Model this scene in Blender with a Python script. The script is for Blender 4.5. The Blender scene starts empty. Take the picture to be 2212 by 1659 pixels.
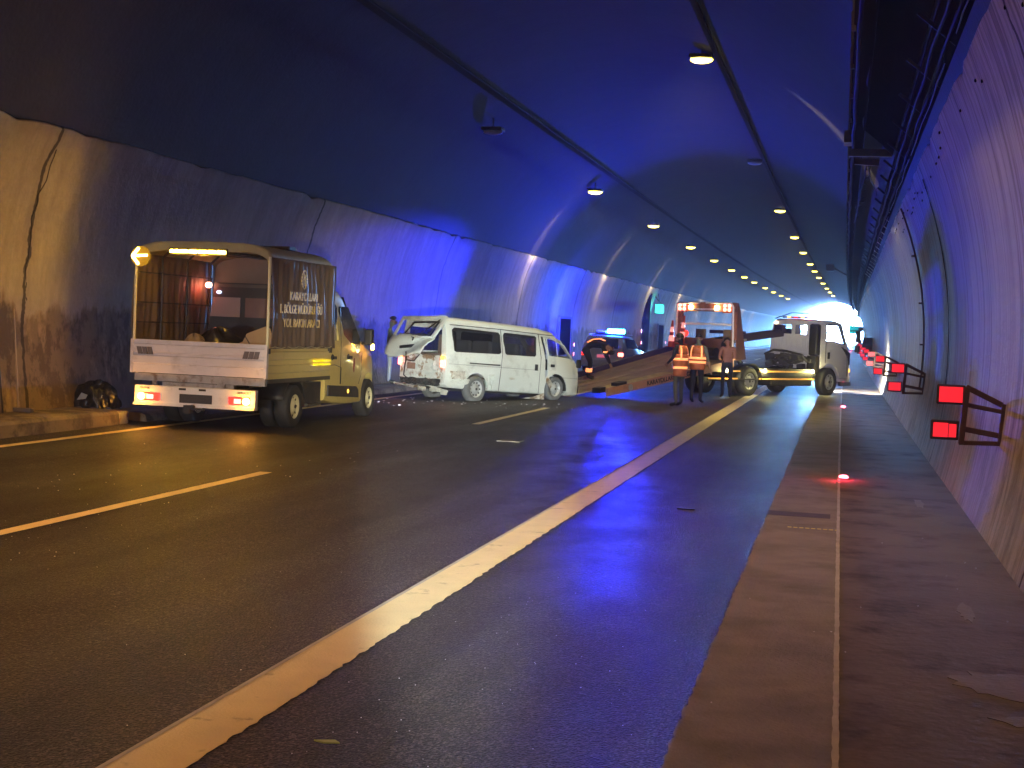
import bpy, bmesh, math, random
from mathutils import Vector, Matrix
R_ = math.radians
random.seed(7)
sc = bpy.context.scene
COL = sc.collection

# ------------------------------------------------------------------ camera
cam_d = bpy.data.cameras.new("camera")
cam = bpy.data.objects.new("camera", cam_d)
COL.objects.link(cam)
cam_d.sensor_width = 36.0
cam_d.lens = 3068.0 / 2212.0 * 36.0
cam_d.clip_end = 6000.0
cam_d.clip_start = 0.05
YAW, PITCH, ROLL = R_(12.887), R_(2.279), R_(2.405)
cy, sy, cp, sp, cr, sr = math.cos(YAW), math.sin(YAW), math.cos(PITCH), math.sin(PITCH), math.cos(ROLL), math.sin(ROLL)
Rt = Vector((cy, sy, 0)); Fh = Vector((-sy, cy, 0)); Dn = Vector((0, 0, -1))
Fw = Fh * cp + Dn * sp
D2 = Dn * cp - Fh * sp
ux = Rt * cr - D2 * sr
uy = Rt * sr + D2 * cr
m = Matrix.Identity(4)
for i in range(3):
    m[i][0] = ux[i]; m[i][1] = -uy[i]; m[i][2] = -Fw[i]
m.translation = Vector((0, 0, 1.70))
cam.matrix_world = m
sc.camera = cam

# ------------------------------------------------------------------ world, sun, exposure
w = bpy.data.worlds.new("World"); sc.world = w; w.use_nodes = True
nt = w.node_tree
bg = nt.nodes["Background"]
sky = nt.nodes.new("ShaderNodeTexSky"); sky.sky_type = 'NISHITA'; sky.sun_disc = False
sky.sun_elevation = R_(48); sky.sun_rotation = R_(200)
wb = nt.nodes.new("ShaderNodeMix"); wb.data_type = 'RGBA'; wb.blend_type = 'MULTIPLY'; wb.inputs[0].default_value = 1.0
wb.inputs[7].default_value = (0.26, 0.62, 1.7, 1)   # the camera is balanced for the yellow lamps, so daylight reads blue
nt.links.new(sky.outputs[0], wb.inputs[6]); nt.links.new(wb.outputs[2], bg.inputs[0]); bg.inputs[1].default_value = 0.15
sun_d = bpy.data.lights.new("sun", 'SUN'); sun_d.energy = 4.0; sun_d.angle = R_(0.5); sun_d.color = (1, 0.95, 0.88)
sun = bpy.data.objects.new("sun", sun_d); COL.objects.link(sun)
az = R_(200)
sd = Vector((math.sin(az) * math.cos(R_(48)), math.cos(az) * math.cos(R_(48)), math.sin(R_(48))))
sun.rotation_euler = sd.to_track_quat('Z', 'Y').to_euler()
sc.view_settings.view_transform = 'Standard'
sc.view_settings.look = 'None'
EXPO = 11.9                      # exposed for the dark tunnel: daylight outside blows out
EM = 2.0 ** (2.0 - EXPO)         # all lamps are this much dimmer than the sky's scale
sc.view_settings.exposure = EXPO
sc.view_settings.gamma = 1.0
sc.render.engine = 'CYCLES'
sc.cycles.use_denoising = True
sc.cycles.max_bounces = 6
sc.cycles.diffuse_bounces = 5
sc.cycles.glossy_bounces = 3
sc.cycles.transparent_max_bounces = 12
sc.cycles.sample_clamp_indirect = 8.0 * EM
sc.cycles.caustics_reflective = False
sc.cycles.caustics_refractive = False
sc.cycles.use_light_tree = True

TEND = 306.0
def dx(y): return 3.9 * (max(y, 0.0) / 306.0) ** 2
def dz(y): return 1.5 * (max(y, 0.0) / 306.0) ** 2

def lamp(kind, name, loc, energy, color, target=None, size=None, spot=60, blend=0.5, radius=0.05, scale=None):
    d = bpy.data.lights.new(name, kind); d.energy = energy * EM; d.color = color
    if kind == 'SPOT':
        d.spot_size = R_(spot); d.spot_blend = blend
    if kind in ('SPOT', 'POINT'):
        d.shadow_soft_size = radius
    if kind == 'AREA' and size:
        d.shape = 'RECTANGLE'; d.size = size[0]; d.size_y = size[1]
    o = bpy.data.objects.new(name, d); COL.objects.link(o)
    o.location = loc
    if target is not None:
        v = Vector(target) - Vector(loc)
        o.rotation_euler = v.to_track_quat('-Z', 'Y').to_euler()
    if scale: o.scale = scale
    return o

# daylight enters through the far mouth (light portal guides the sky's own light, adds none)
pd = bpy.data.lights.new("tunnel_mouth_portal", 'AREA'); pd.shape = 'RECTANGLE'; pd.size = 14; pd.size_y = 9
pd.cycles.is_portal = True
po = bpy.data.objects.new("tunnel_mouth_portal", pd); COL.objects.link(po)
po.location = (-4.95 + dx(TEND), TEND + 0.5, 4.2 + dz(TEND)); po.rotation_euler = (R_(-90), 0, 0)
WARM = (1.0, 0.78, 0.36)

# ------------------------------------------------------------------ material helpers
def N(nt, t, **kw):
    n = nt.nodes.new(t)
    for k, v in kw.items():
        if k in ('operation', 'blend_type', 'data_type', 'noise_dimensions', 'feature', 'interpolation', 'mode', 'wave_type', 'bands_direction'):
            setattr(n, k, v)
    return n
def bsdf_of(m): return m.node_tree.nodes["Principled BSDF"]
def mat(name, color, rough=0.6, metal=0.0, var=0.15, vscale=6.0, bump=0.0, bscale=60.0, emit=None, estr=0.0, coat=0.0, rvar=0.0, dirt=None, spec=0.5):
    m = bpy.data.materials.new(name); m.use_nodes = True
    nt = m.node_tree; b = bsdf_of(m)
    b.inputs["Roughness"].default_value = rough; b.inputs["Metallic"].default_value = metal
    b.inputs["Specular IOR Level"].default_value = spec
    if coat: b.inputs["Coat Weight"].default_value = coat; b.inputs["Coat Roughness"].default_value = 0.1
    tc = N(nt, "ShaderNodeTexCoord")
    no = N(nt, "ShaderNodeTexNoise"); no.inputs["Scale"].default_value = vscale; no.inputs["Detail"].default_value = 6
    nt.links.new(tc.outputs["Object"], no.inputs["Vector"])
    mix = N(nt, "ShaderNodeMix", data_type='RGBA')
    c = Vector(color[:3])
    mix.inputs[6].default_value = (*(c * (1 - var)), 1); mix.inputs[7].default_value = (*[min(1, x) for x in c * (1 + var)], 1)
    nt.links.new(no.outputs["Fac"], mix.inputs[0])
    out = mix.outputs[2]
    if dirt:
        n2 = N(nt, "ShaderNodeTexNoise"); n2.inputs["Scale"].default_value = dirt[1]; n2.inputs["Detail"].default_value = 9; n2.inputs["Roughness"].default_value = 0.65
        nt.links.new(tc.outputs["Object"], n2.inputs["Vector"])
        rp = N(nt, "ShaderNodeValToRGB"); rp.color_ramp.elements[0].position = dirt[2]; rp.color_ramp.elements[1].position = dirt[3]
        nt.links.new(n2.outputs["Fac"], rp.inputs[0])
        mx = N(nt, "ShaderNodeMix", data_type='RGBA'); mx.inputs[7].default_value = (*dirt[0], 1)
        nt.links.new(rp.outputs[0], mx.inputs[0]); nt.links.new(out, mx.inputs[6]); out = mx.outputs[2]
    nt.links.new(out, b.inputs["Base Color"])
    if bump:
        n3 = N(nt, "ShaderNodeTexNoise"); n3.inputs["Scale"].default_value = bscale; n3.inputs["Detail"].default_value = 4
        nt.links.new(tc.outputs["Object"], n3.inputs["Vector"])
        bp = N(nt, "ShaderNodeBump"); bp.inputs["Strength"].default_value = bump; bp.inputs["Distance"].default_value = 0.02
        nt.links.new(n3.outputs["Fac"], bp.inputs["Height"]); nt.links.new(bp.outputs[0], b.inputs["Normal"])
    if emit:
        b.inputs["Emission Color"].default_value = (*emit, 1); b.inputs["Emission Strength"].default_value = estr * EM
    return m
def glass_mat(name, tint=(0.1, 0.11, 0.12), clear=0.4):
    m = bpy.data.materials.new(name); m.use_nodes = True; nt = m.node_tree
    nt.nodes.remove(bsdf_of(m))
    o = nt.nodes["Material Output"]
    tr = N(nt, "ShaderNodeBsdfTransparent"); tr.inputs[0].default_value = (clear, clear, clear * 1.02, 1)
    gl = N(nt, "ShaderNodeBsdfGlossy"); gl.inputs["Roughness"].default_value = 0.06; gl.inputs[0].default_value = (0.9, 0.9, 0.9, 1)
    lw = N(nt, "ShaderNodeLayerWeight"); lw.inputs[0].default_value = 0.5
    pw = N(nt, "ShaderNodeMath", operation='POWER'); pw.inputs[1].default_value = 4.0
    ml = N(nt, "ShaderNodeMath", operation='MULTIPLY_ADD'); ml.inputs[1].default_value = 0.7; ml.inputs[2].default_value = 0.04
    mx = N(nt, "ShaderNodeMixShader")
    nt.links.new(lw.outputs["Facing"], pw.inputs[0]); nt.links.new(pw.outputs[0], ml.inputs[0]); nt.links.new(ml.outputs[0], mx.inputs[0]); nt.links.new(tr.outputs[0], mx.inputs[1]); nt.links.new(gl.outputs[0], mx.inputs[2])
    nt.links.new(mx.outputs[0], o.inputs[0])
    return m

# concrete wall lining: pale concrete, drip streaks, dirty band, joints every 10.5 m
def wall_mat(name, base, streak, low, joint_off, band_z, streak_amt, ys=1.0, zs=1.0, fineamt=1.0):
    m = bpy.data.materials.new(name); m.use_nodes = True; nt = m.node_tree; b = bsdf_of(m)
    b.inputs["Roughness"].default_value = 0.85; b.inputs["Specular IOR Level"].default_value = 0.12
    L = nt.links.new
    tc = N(nt, "ShaderNodeTexCoord"); sx = N(nt, "ShaderNodeSeparateXYZ"); L(tc.outputs["Object"], sx.inputs[0])
    def math_(op, a, bb=None, clamp=False):
        n = N(nt, "ShaderNodeMath", operation=op); n.use_clamp = clamp
        for i, v in enumerate((a, bb)):
            if v is None: continue
            if isinstance(v, (int, float)): n.inputs[i].default_value = v
            else: L(v, n.inputs[i])
        return n.outputs[0]
    def noise(scale_vec, sc_, det=6, rough=0.6):
        mp = N(nt, "ShaderNodeMapping"); mp.inputs["Scale"].default_value = scale_vec
        L(tc.outputs["Object"], mp.inputs[0])
        n = N(nt, "ShaderNodeTexNoise"); n.inputs["Scale"].default_value = sc_; n.inputs["Detail"].default_value = det; n.inputs["Roughness"].default_value = rough
        L(mp.outputs[0], n.inputs["Vector"]); return n.outputs["Fac"]
    def ramp(f, p0, p1, c0=(0, 0, 0, 1), c1=(1, 1, 1, 1)):
        r = N(nt, "ShaderNodeValToRGB"); r.color_ramp.elements[0].position = p0; r.color_ramp.elements[1].position = p1
        r.color_ramp.elements[0].color = c0; r.color_ramp.elements[1].color = c1
        L(f, r.inputs[0]); return r.outputs[0]
    def mix(f, a, c, bt='MIX'):
        n = N(nt, "ShaderNodeMix", data_type='RGBA'); n.blend_type = bt
        if isinstance(f, (int, float)): n.inputs[0].default_value = f
        else: L(f, n.inputs[0])
        for i, v in ((6, a), (7, c)):
            if isinstance(v, tuple): n.inputs[i].default_value = (*v, 1)
            else: L(v, n.inputs[i])
        return n.outputs[2]
    big = noise((1, 0.5, 0.6), 0.7)
    col = mix(big, tuple(x * 0.7 for x in base), tuple(min(1, x * 1.25) for x in base))
    fine = noise((1, 1, 1), 9.0, 8)
    col = mix(math_('MULTIPLY', ramp(fine, 0.4, 0.75), 0.35), col, tuple(x * 0.6 for x in base))
    # drips running down the lining
    st = noise((0.6, 3.2 * ys, 0.13 * zs), 1.5, 7, 0.7)
    sm = math_('MULTIPLY', ramp(st, 0.47, 0.62), streak_amt)
    col = mix(sm, col, streak)
    st2 = noise((0.6, 7.0 * ys, 0.1 * zs), 1.6, 5, 0.6)
    st2m = math_('MULTIPLY', ramp(st2, 0.55, 0.66), ramp(noise((0.5, 0.35, 0.4), 1.1, 4), 0.42, 0.6))
    col = mix(math_('MULTIPLY', st2m, streak_amt * 0.9 * fineamt), col, tuple(x * 0.5 for x in streak))
    st3 = noise((0.6, 4.1 * ys, 0.16 * zs), 2.1, 5, 0.6)
    blot = noise((1, 1, 1.2), 0.9, 9, 0.75)
    col = mix(math_('MULTIPLY', ramp(blot, 0.5, 0.62), 0.4), col, tuple(x * 0.62 for x in base))
    col = mix(math_('MULTIPLY', ramp(st3, 0.56, 0.7), 0.3 * fineamt), col, tuple(min(1, x * 1.6) for x in base))
    # dirty band near the pavement, ragged upper edge
    edge = math_('ADD', sx.outputs[2], math_('MULTIPLY', math_('SUBTRACT', noise((1, 1.2, 0.5), 1.3, 8, 0.7), 0.5), 1.6))
    bandm = ramp(math_('SUBTRACT', band_z + 0.5, edge), 0.45, 0.62)
    col = mix(math_('MULTIPLY', bandm, low[3]), col, low[:3])
    pt = noise((0.8, 1.0, 0.8), 1.7, 9, 0.7)
    pm = math_('MULTIPLY', math_('MULTIPLY', ramp(pt, 0.5, 0.56), bandm), 0.7 * low[3])
    col = mix(pm, col, tuple(x * 0.35 for x in low[:3]))
    pt2 = noise((0.8, 1.3, 0.6), 1.1, 9, 0.7)
    pm2 = math_('MULTIPLY', math_('MULTIPLY', ramp(pt2, 0.54, 0.6), bandm), 0.6 * low[3])
    col = mix(pm2, col, tuple(min(1, x * 2.2) for x in low[:3]))
    # construction joints
    wob = math_('MULTIPLY', math_('SUBTRACT', noise((0.2, 0.6, 1.1), 0.9, 5), 0.5), 0.6)
    yy = math_('ADD', math_('ADD', sx.outputs[1], wob), 1000.0 * 10.5 - joint_off)
    mod = math_('MODULO', yy, 10.5)
    dj = math_('ABSOLUTE', math_('SUBTRACT', mod, 5.25))
    jm = ramp(dj, 0.98, 0.995)  # placeholder scaled below
    jn = math_('GREATER_THAN', dj, 5.21)
    jn2 = math_('MULTIPLY', ramp(math_('DIVIDE', dj, 5.25), 0.95, 1.0), 0.2)
    col = mix(jn2, col, tuple(x * 0.45 for x in base))
    col = mix(math_('MULTIPLY', jn, 0.85), col, (0.02, 0.018, 0.016))
    L(col, b.inputs["Base Color"])
    bp = N(nt, "ShaderNodeBump"); bp.inputs["Strength"].default_value = 0.5; bp.inputs["Distance"].default_value = 0.05
    hgt = math_('ADD', math_('MULTIPLY', noise((0.6, 1.6, 0.35), 1.2, 5), 0.4), math_('MULTIPLY', noise((1, 1, 1), 14, 6), 0.35))
    L(hgt, bp.inputs["Height"]); L(bp.outputs[0], b.inputs["Normal"])
    return m

M = {}
M['wall_left'] = wall_mat("left_lining", (0.37, 0.335, 0.30), (0.13, 0.12, 0.11), (0.17, 0.13, 0.09, 0.95), 18.2, 1.75, 0.32, 0.45, 1.8, 0.45)
M['wall_right'] = wall_mat("right_lining", (0.41, 0.39, 0.33), (0.15, 0.13, 0.11), (0.22, 0.18, 0.13, 0.5), 20.9, 1.2, 0.95, 1.25, 1.3, 1.0)
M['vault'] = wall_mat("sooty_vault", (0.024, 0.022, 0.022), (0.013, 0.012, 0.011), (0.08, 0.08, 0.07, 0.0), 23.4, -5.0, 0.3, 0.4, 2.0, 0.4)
M['recess'] = mat("recess_concrete", (0.17, 0.16, 0.15), 0.9, var=0.35, vscale=2.0, bump=0.4, bscale=6)

def asphalt():
    m = bpy.data.materials.new("asphalt"); m.use_nodes = True; nt = m.node_tree; b = bsdf_of(m); L = nt.links.new
    tc = N(nt, "ShaderNodeTexCoord")
    def noise(sv, s, d=6, r=0.6):
        mp = N(nt, "ShaderNodeMapping"); mp.inputs["Scale"].default_value = sv; L(tc.outputs["Object"], mp.inputs[0])
        n = N(nt, "ShaderNodeTexNoise"); n.inputs["Scale"].default_value = s; n.inputs["Detail"].default_value = d; n.inputs["Roughness"].default_value = r
        L(mp.outputs[0], n.inputs["Vector"]); return n.outputs["Fac"]
    def ramp(f, p0, p1, c0, c1):
        r = N(nt, "ShaderNodeValToRGB"); r.color_ramp.elements[0].position = p0; r.color_ramp.elements[1].position = p1
        r.color_ramp.elements[0].color = (*c0, 1); r.color_ramp.elements[1].color = (*c1, 1); L(f, r.inputs[0]); return r.outputs[0]
    big = noise((1, 0.25, 1), 0.8)
    fine = noise((1, 1, 1), 55, 4, 0.85)
    c1 = ramp(big, 0.3, 0.7, (0.014, 0.0125, 0.012), (0.027, 0.025, 0.024))
    c2 = ramp(fine, 0.38, 0.66, (0.25, 0.24, 0.24), (2.2, 2.1, 2.0))
    mx = N(nt, "ShaderNodeMix", data_type='RGBA'); mx.blend_type = 'MULTIPLY'; mx.inputs[0].default_value = 1
    L(c1, mx.inputs[6]); L(c2, mx.inputs[7])
    vs_ = N(nt, "ShaderNodeTexVoronoi"); vs_.inputs["Scale"].default_value = 85; L(tc.outputs["Object"], vs_.inputs["Vector"])
    sc_ = N(nt, "ShaderNodeSeparateColor"); L(vs_.outputs["Color"], sc_.inputs[0])
    c3 = ramp(sc_.outputs[0], 0.55, 0.98, (0.75, 0.75, 0.75), (3.6, 3.4, 3.1))  # pale stone grain; brightest specks stand in for glints, painted into the colour
    mx3 = N(nt, "ShaderNodeMix", data_type='RGBA'); mx3.blend_type = 'MULTIPLY'; mx3.inputs[0].default_value = 1
    L(mx.outputs[2], mx3.inputs[6]); L(c3, mx3.inputs[7]); 
    trk = ramp(noise((1.1, 0.02, 1), 1.6, 3), 0.42, 0.6, (0.75, 0.75, 0.75), (1.25, 1.25, 1.25))
    mx4 = N(nt, "ShaderNodeMix", data_type='RGBA'); mx4.blend_type = 'MULTIPLY'; mx4.inputs[0].default_value = 1
    L(mx3.outputs[2], mx4.inputs[6]); L(trk, mx4.inputs[7]); L(mx4.outputs[2], b.inputs["Base Color"])
    rr = ramp(noise((1, 0.3, 1), 0.5, 4), 0.35, 0.65, (0.44, 0.44, 0.44), (0.64, 0.64, 0.64))
    gx = N(nt, "ShaderNodeMapping"); gx.vector_type = 'TEXTURE'; gx.inputs["Location"].default_value = (-2.7, 16.0, 0); gx.inputs["Scale"].default_value = (1.1, 11.0, 5); gx.inputs["Rotation"].default_value = (0, 0, R_(9))
    L(tc.outputs["Object"], gx.inputs[0])
    gs = N(nt, "ShaderNodeTexGradient"); gs.gradient_type = 'SPHERICAL'; L(gx.outputs[0], gs.inputs[0])
    wetn = N(nt, "ShaderNodeMath", operation='MULTIPLY'); L(gs.outputs["Fac"], wetn.inputs[0]); wetn.inputs[1].default_value = 2.2; wetn.use_clamp = True
    wn = ramp(noise((1, 0.5, 1), 1.4, 5), 0.38, 0.58, (0.25, 0.25, 0.25), (1, 1, 1))
    wm = N(nt, "ShaderNodeMath", operation='MULTIPLY'); L(wetn.outputs[0], wm.inputs[0]); L(wn, wm.inputs[1])
    wx = N(nt, "ShaderNodeMix", data_type='RGBA'); wx.inputs[7].default_value = (0.34, 0.34, 0.34, 1); L(wm.outputs[0], wx.inputs[0]); L(rr, wx.inputs[6])
    L(wx.outputs[2], b.inputs["Roughness"]); b.inputs["Specular IOR Level"].default_value = 0.22
    vo = N(nt, "ShaderNodeTexVoronoi"); vo.inputs["Scale"].default_value = 75
    L(tc.outputs["Object"], vo.inputs["Vector"])
    bp = N(nt, "ShaderNodeBump"); bp.inputs["Strength"].default_value = 1.0; bp.inputs["Distance"].default_value = 0.010
    L(vo.outputs["Distance"], bp.inputs["Height"])
    bp2 = N(nt, "ShaderNodeBump"); bp2.inputs["Strength"].default_value = 0.25; bp2.inputs["Distance"].default_value = 0.05
    L(noise((1, 0.6, 1), 2.2, 3), bp2.inputs["Height"]); L(bp.outputs[0], bp2.inputs["Normal"])
    L(bp2.outputs[0], b.inputs["Normal"])
    return m
M['asphalt'] = asphalt()
M['gutter'] = mat("gutter_concrete", (0.24, 0.215, 0.165), 0.9, spec=0.2, var=0.3, vscale=3, bump=0.5, bscale=50, dirt=((0.14, 0.125, 0.08), 1.6, 0.45, 0.75))
M['pave_r'] = mat("pavement_concrete", (0.135, 0.105, 0.08), 0.9, spec=0.15, var=0.45, vscale=1.1, bump=0.35, bscale=14, dirt=((0.05, 0.038, 0.028), 1.5, 0.5, 0.66))
M['patch'] = mat("mud_patch", (0.16, 0.125, 0.09), 0.9, var=0.2, vscale=5, bump=0.3, bscale=20)
M['pave_l'] = mat("left_pavement", (0.2, 0.16, 0.11), 0.85, var=0.3, vscale=2.5, bump=0.3, bscale=18, dirt=((0.08, 0.06, 0.045), 2.0, 0.48, 0.6))
M['paint_line'] = mat("road_paint", (0.68, 0.57, 0.31), 0.6, var=0.16, vscale=4, bump=0.4, bscale=80, dirt=((0.22, 0.18, 0.12), 5.0, 0.6, 0.72))
M['mortar'] = mat("mortar", (0.42, 0.39, 0.33), 0.9, var=0.4, vscale=6)
M['black'] = mat("black_plastic", (0.015, 0.015, 0.016), 0.5)
M['dark'] = mat("dark_steel", (0.03, 0.03, 0.033), 0.5, 0.3, dirt=((0.08, 0.055, 0.035), 6, 0.5, 0.7))
M['soot'] = mat('sooty_tray', (0.018, 0.017, 0.017), 1.0, spec=0.0)
M['void'] = mat('dark_opening', (0.006, 0.006, 0.008), 1.0, spec=0.0)
M['cable'] = mat("cable_sheath", (0.02, 0.02, 0.022), 0.8, spec=0.1)
M['galv'] = mat("galvanised", (0.07, 0.065, 0.055), 0.7, 0.0, dirt=((0.08, 0.06, 0.04), 4, 0.5, 0.65))
M['rust'] = mat("rusty_bracket", (0.11, 0.065, 0.05), 0.7, 0.2, var=0.3, vscale=14)
M['rubber'] = mat("tyre_rubber", (0.025, 0.025, 0.027), 0.75, var=0.3, vscale=12, bump=0.2, bscale=40)
M['dusty_rubber'] = mat("dusty_tyre", (0.12, 0.12, 0.12), 0.8, var=0.3, vscale=10)
M['yellow'] = mat("yellow_truck_paint", (0.62, 0.50, 0.18), 0.32, var=0.07, vscale=3, coat=0.5, dirt=((0.36, 0.27, 0.09), 3, 0.58, 0.8))
M['greywhite'] = mat("dropside_white", (0.6, 0.55, 0.56), 0.5, var=0.1, dirt=((0.33, 0.28, 0.26), 4, 0.55, 0.8))
M['cream'] = mat("cream_steel", (0.62, 0.57, 0.36), 0.5, var=0.12)
M['white'] = mat("white_paint", (0.7, 0.69, 0.68), 0.4, var=0.06, dirt=((0.4, 0.36, 0.33), 4, 0.58, 0.8))
M['canvas'] = mat("tarpaulin", (0.15, 0.105, 0.075), 0.6, var=0.22, vscale=3, bump=0.25, bscale=5)
M['canvas_roof'] = mat("tarpaulin_roof", (0.33, 0.29, 0.16), 0.6, var=0.2, vscale=3)
M['gold'] = mat("gold_lettering", (0.75, 0.5, 0.12), 0.35, 0.1, var=0.5, vscale=9)
M['card'] = mat("cardboard", (0.36, 0.24, 0.12), 0.85, var=0.12)
M['bag'] = mat("bin_liner", (0.012, 0.012, 0.016), 0.22, var=0.3, bump=0.5, bscale=9)
M['slate'] = mat("grille_grey", (0.12, 0.1, 0.1), 0.6)
M['red_lens'] = mat("red_lens", (0.5, 0.02, 0.015), 0.25, emit=(1, 0.03, 0.02), estr=0.7)
M['red_lit'] = mat("red_lit_lens", (0.7, 0.05, 0.04), 0.3, emit=(1, 0.12, 0.08), estr=3.0)
M['amber_lit'] = mat("amber_lit", (0.8, 0.4, 0.05), 0.3, emit=(1, 0.42, 0.04), estr=16)
M['amber_bar'] = mat("amber_light_bar", (0.8, 0.5, 0.05), 0.3, emit=(1.0, 0.52, 0.03), estr=45)
M['amber_soft'] = mat("amber_lens", (0.7, 0.32, 0.04), 0.3, emit=(1, 0.4, 0.05), estr=1.2)
M['lamp_warm'] = mat("tunnel_lamp_glass", (0.9, 0.8, 0.5), 0.3, emit=(1, 0.74, 0.06), estr=4.5)
M['work_lamp'] = mat("work_lamp_glass", (0.9, 0.8, 0.5), 0.3, emit=(1.0, 0.95, 0.45), estr=9)
M['lamp_off'] = mat("tunnel_lamp_unlit", (0.3, 0.32, 0.36), 0.3)
M['blue_bar'] = mat("blue_light_bar", (0.05, 0.3, 0.6), 0.3, emit=(0.02, 0.3, 1.0), estr=34)
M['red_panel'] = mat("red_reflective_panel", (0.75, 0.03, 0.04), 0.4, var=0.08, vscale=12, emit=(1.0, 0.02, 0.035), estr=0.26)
M['led_red'] = mat("red_led", (0.9, 0.1, 0.1), 0.3, emit=(1.0, 0.06, 0.09), estr=14)
M['green_sign'] = mat("lit_green_sign", (0.1, 0.6, 0.5), 0.4, emit=(0.06, 0.9, 0.62), estr=0.45)
M['sign_dark'] = mat("sign_pictogram", (0.03, 0.3, 0.3), 0.4)
M['glass'] = glass_mat("tinted_glass", clear=0.5)
M['glass_clear'] = glass_mat("clear_glass", clear=0.85)
M['glass_dark'] = mat("dark_glass", (0.012, 0.012, 0.016), 0.08, spec=0.9)
M['orange'] = mat("orange_tow_paint", (0.34, 0.125, 0.075), 0.5, var=0.15, dirt=((0.13, 0.07, 0.06), 3, 0.52, 0.7))
M['plum'] = mat('brown_plate', (0.17, 0.075, 0.055), 0.6, var=0.3, dirt=((0.07, 0.04, 0.04), 3, 0.5, 0.7))
M['deck'] = mat("worn_steel_deck", (0.42, 0.31, 0.27), 0.55, 0.0, var=0.4, vscale=2, bump=0.3, bscale=12, dirt=((0.5, 0.42, 0.3), 1.3, 0.52, 0.62))
M['cabwhite'] = mat("cab_white_paint", (0.58, 0.56, 0.58), 0.4, var=0.06, dirt=((0.34, 0.31, 0.3), 2, 0.58, 0.78))
M['vanpaint'] = mat("van_dusty_white", (0.56, 0.57, 0.52), 0.4, var=0.07, vscale=2, dirt=((0.34, 0.33, 0.29), 2.2, 0.55, 0.75))
M['policepaint'] = mat('police_car_paint', (0.16, 0.17, 0.2), 0.4)
M['vandent'] = mat("van_scraped_metal", (0.5, 0.47, 0.4), 0.45, 0.2, var=0.4, vscale=7, dirt=((0.2, 0.13, 0.07), 5.5, 0.52, 0.6))
M['vaninner'] = mat("van_inside_trim", (0.12, 0.085, 0.07), 0.8, var=0.4, vscale=3)
M['alu'] = mat("wheel_steel", (0.42, 0.42, 0.4), 0.45, 0.4, var=0.2)
M['mould'] = mat("dark_moulding", (0.035, 0.03, 0.03), 0.5)
M['skin'] = mat("skin", (0.3, 0.17, 0.12), 0.55, var=0.1)
M['hair'] = mat("hair", (0.015, 0.012, 0.011), 0.7)
M['navy'] = mat("navy_cloth", (0.015, 0.018, 0.04), 0.85)
M['greytrs'] = mat("grey_trousers", (0.09, 0.085, 0.075), 0.85, var=0.2)
M['jeans'] = mat("pale_jeans", (0.35, 0.4, 0.5), 0.85, var=0.2)
M['olive'] = mat("olive_jacket", (0.2, 0.24, 0.2), 0.85, var=0.25)
M['rosy'] = mat("rust_pink_shirt", (0.3, 0.13, 0.1), 0.85, var=0.25)
M['tee'] = mat("grey_green_shirt", (0.13, 0.14, 0.13), 0.85)
M['hiviz'] = mat("hi_vis_orange", (0.6, 0.17, 0.08), 0.8, var=0.2, vscale=9)
M['reflect'] = mat("reflective_tape", (0.95, 0.42, 0.16), 0.35, var=0.1, emit=(1.0, 0.28, 0.1), estr=0.45)  # faint emission stands in for headlight thrown back by the tape
M['shoe'] = mat("black_shoe", (0.012, 0.012, 0.012), 0.5)
M['outer_ground'] = mat("outer_ground", (0.09, 0.11, 0.05), 0.95, var=0.4, vscale=0.1)
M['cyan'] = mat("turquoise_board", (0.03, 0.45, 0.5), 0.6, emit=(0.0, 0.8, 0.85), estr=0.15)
M['shard'] = mat("glass_shard", (0.8, 0.8, 0.8), 0.25, spec=0.9)
M['leaf'] = mat("green_leaf", (0.3, 0.36, 0.05), 0.6)

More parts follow.
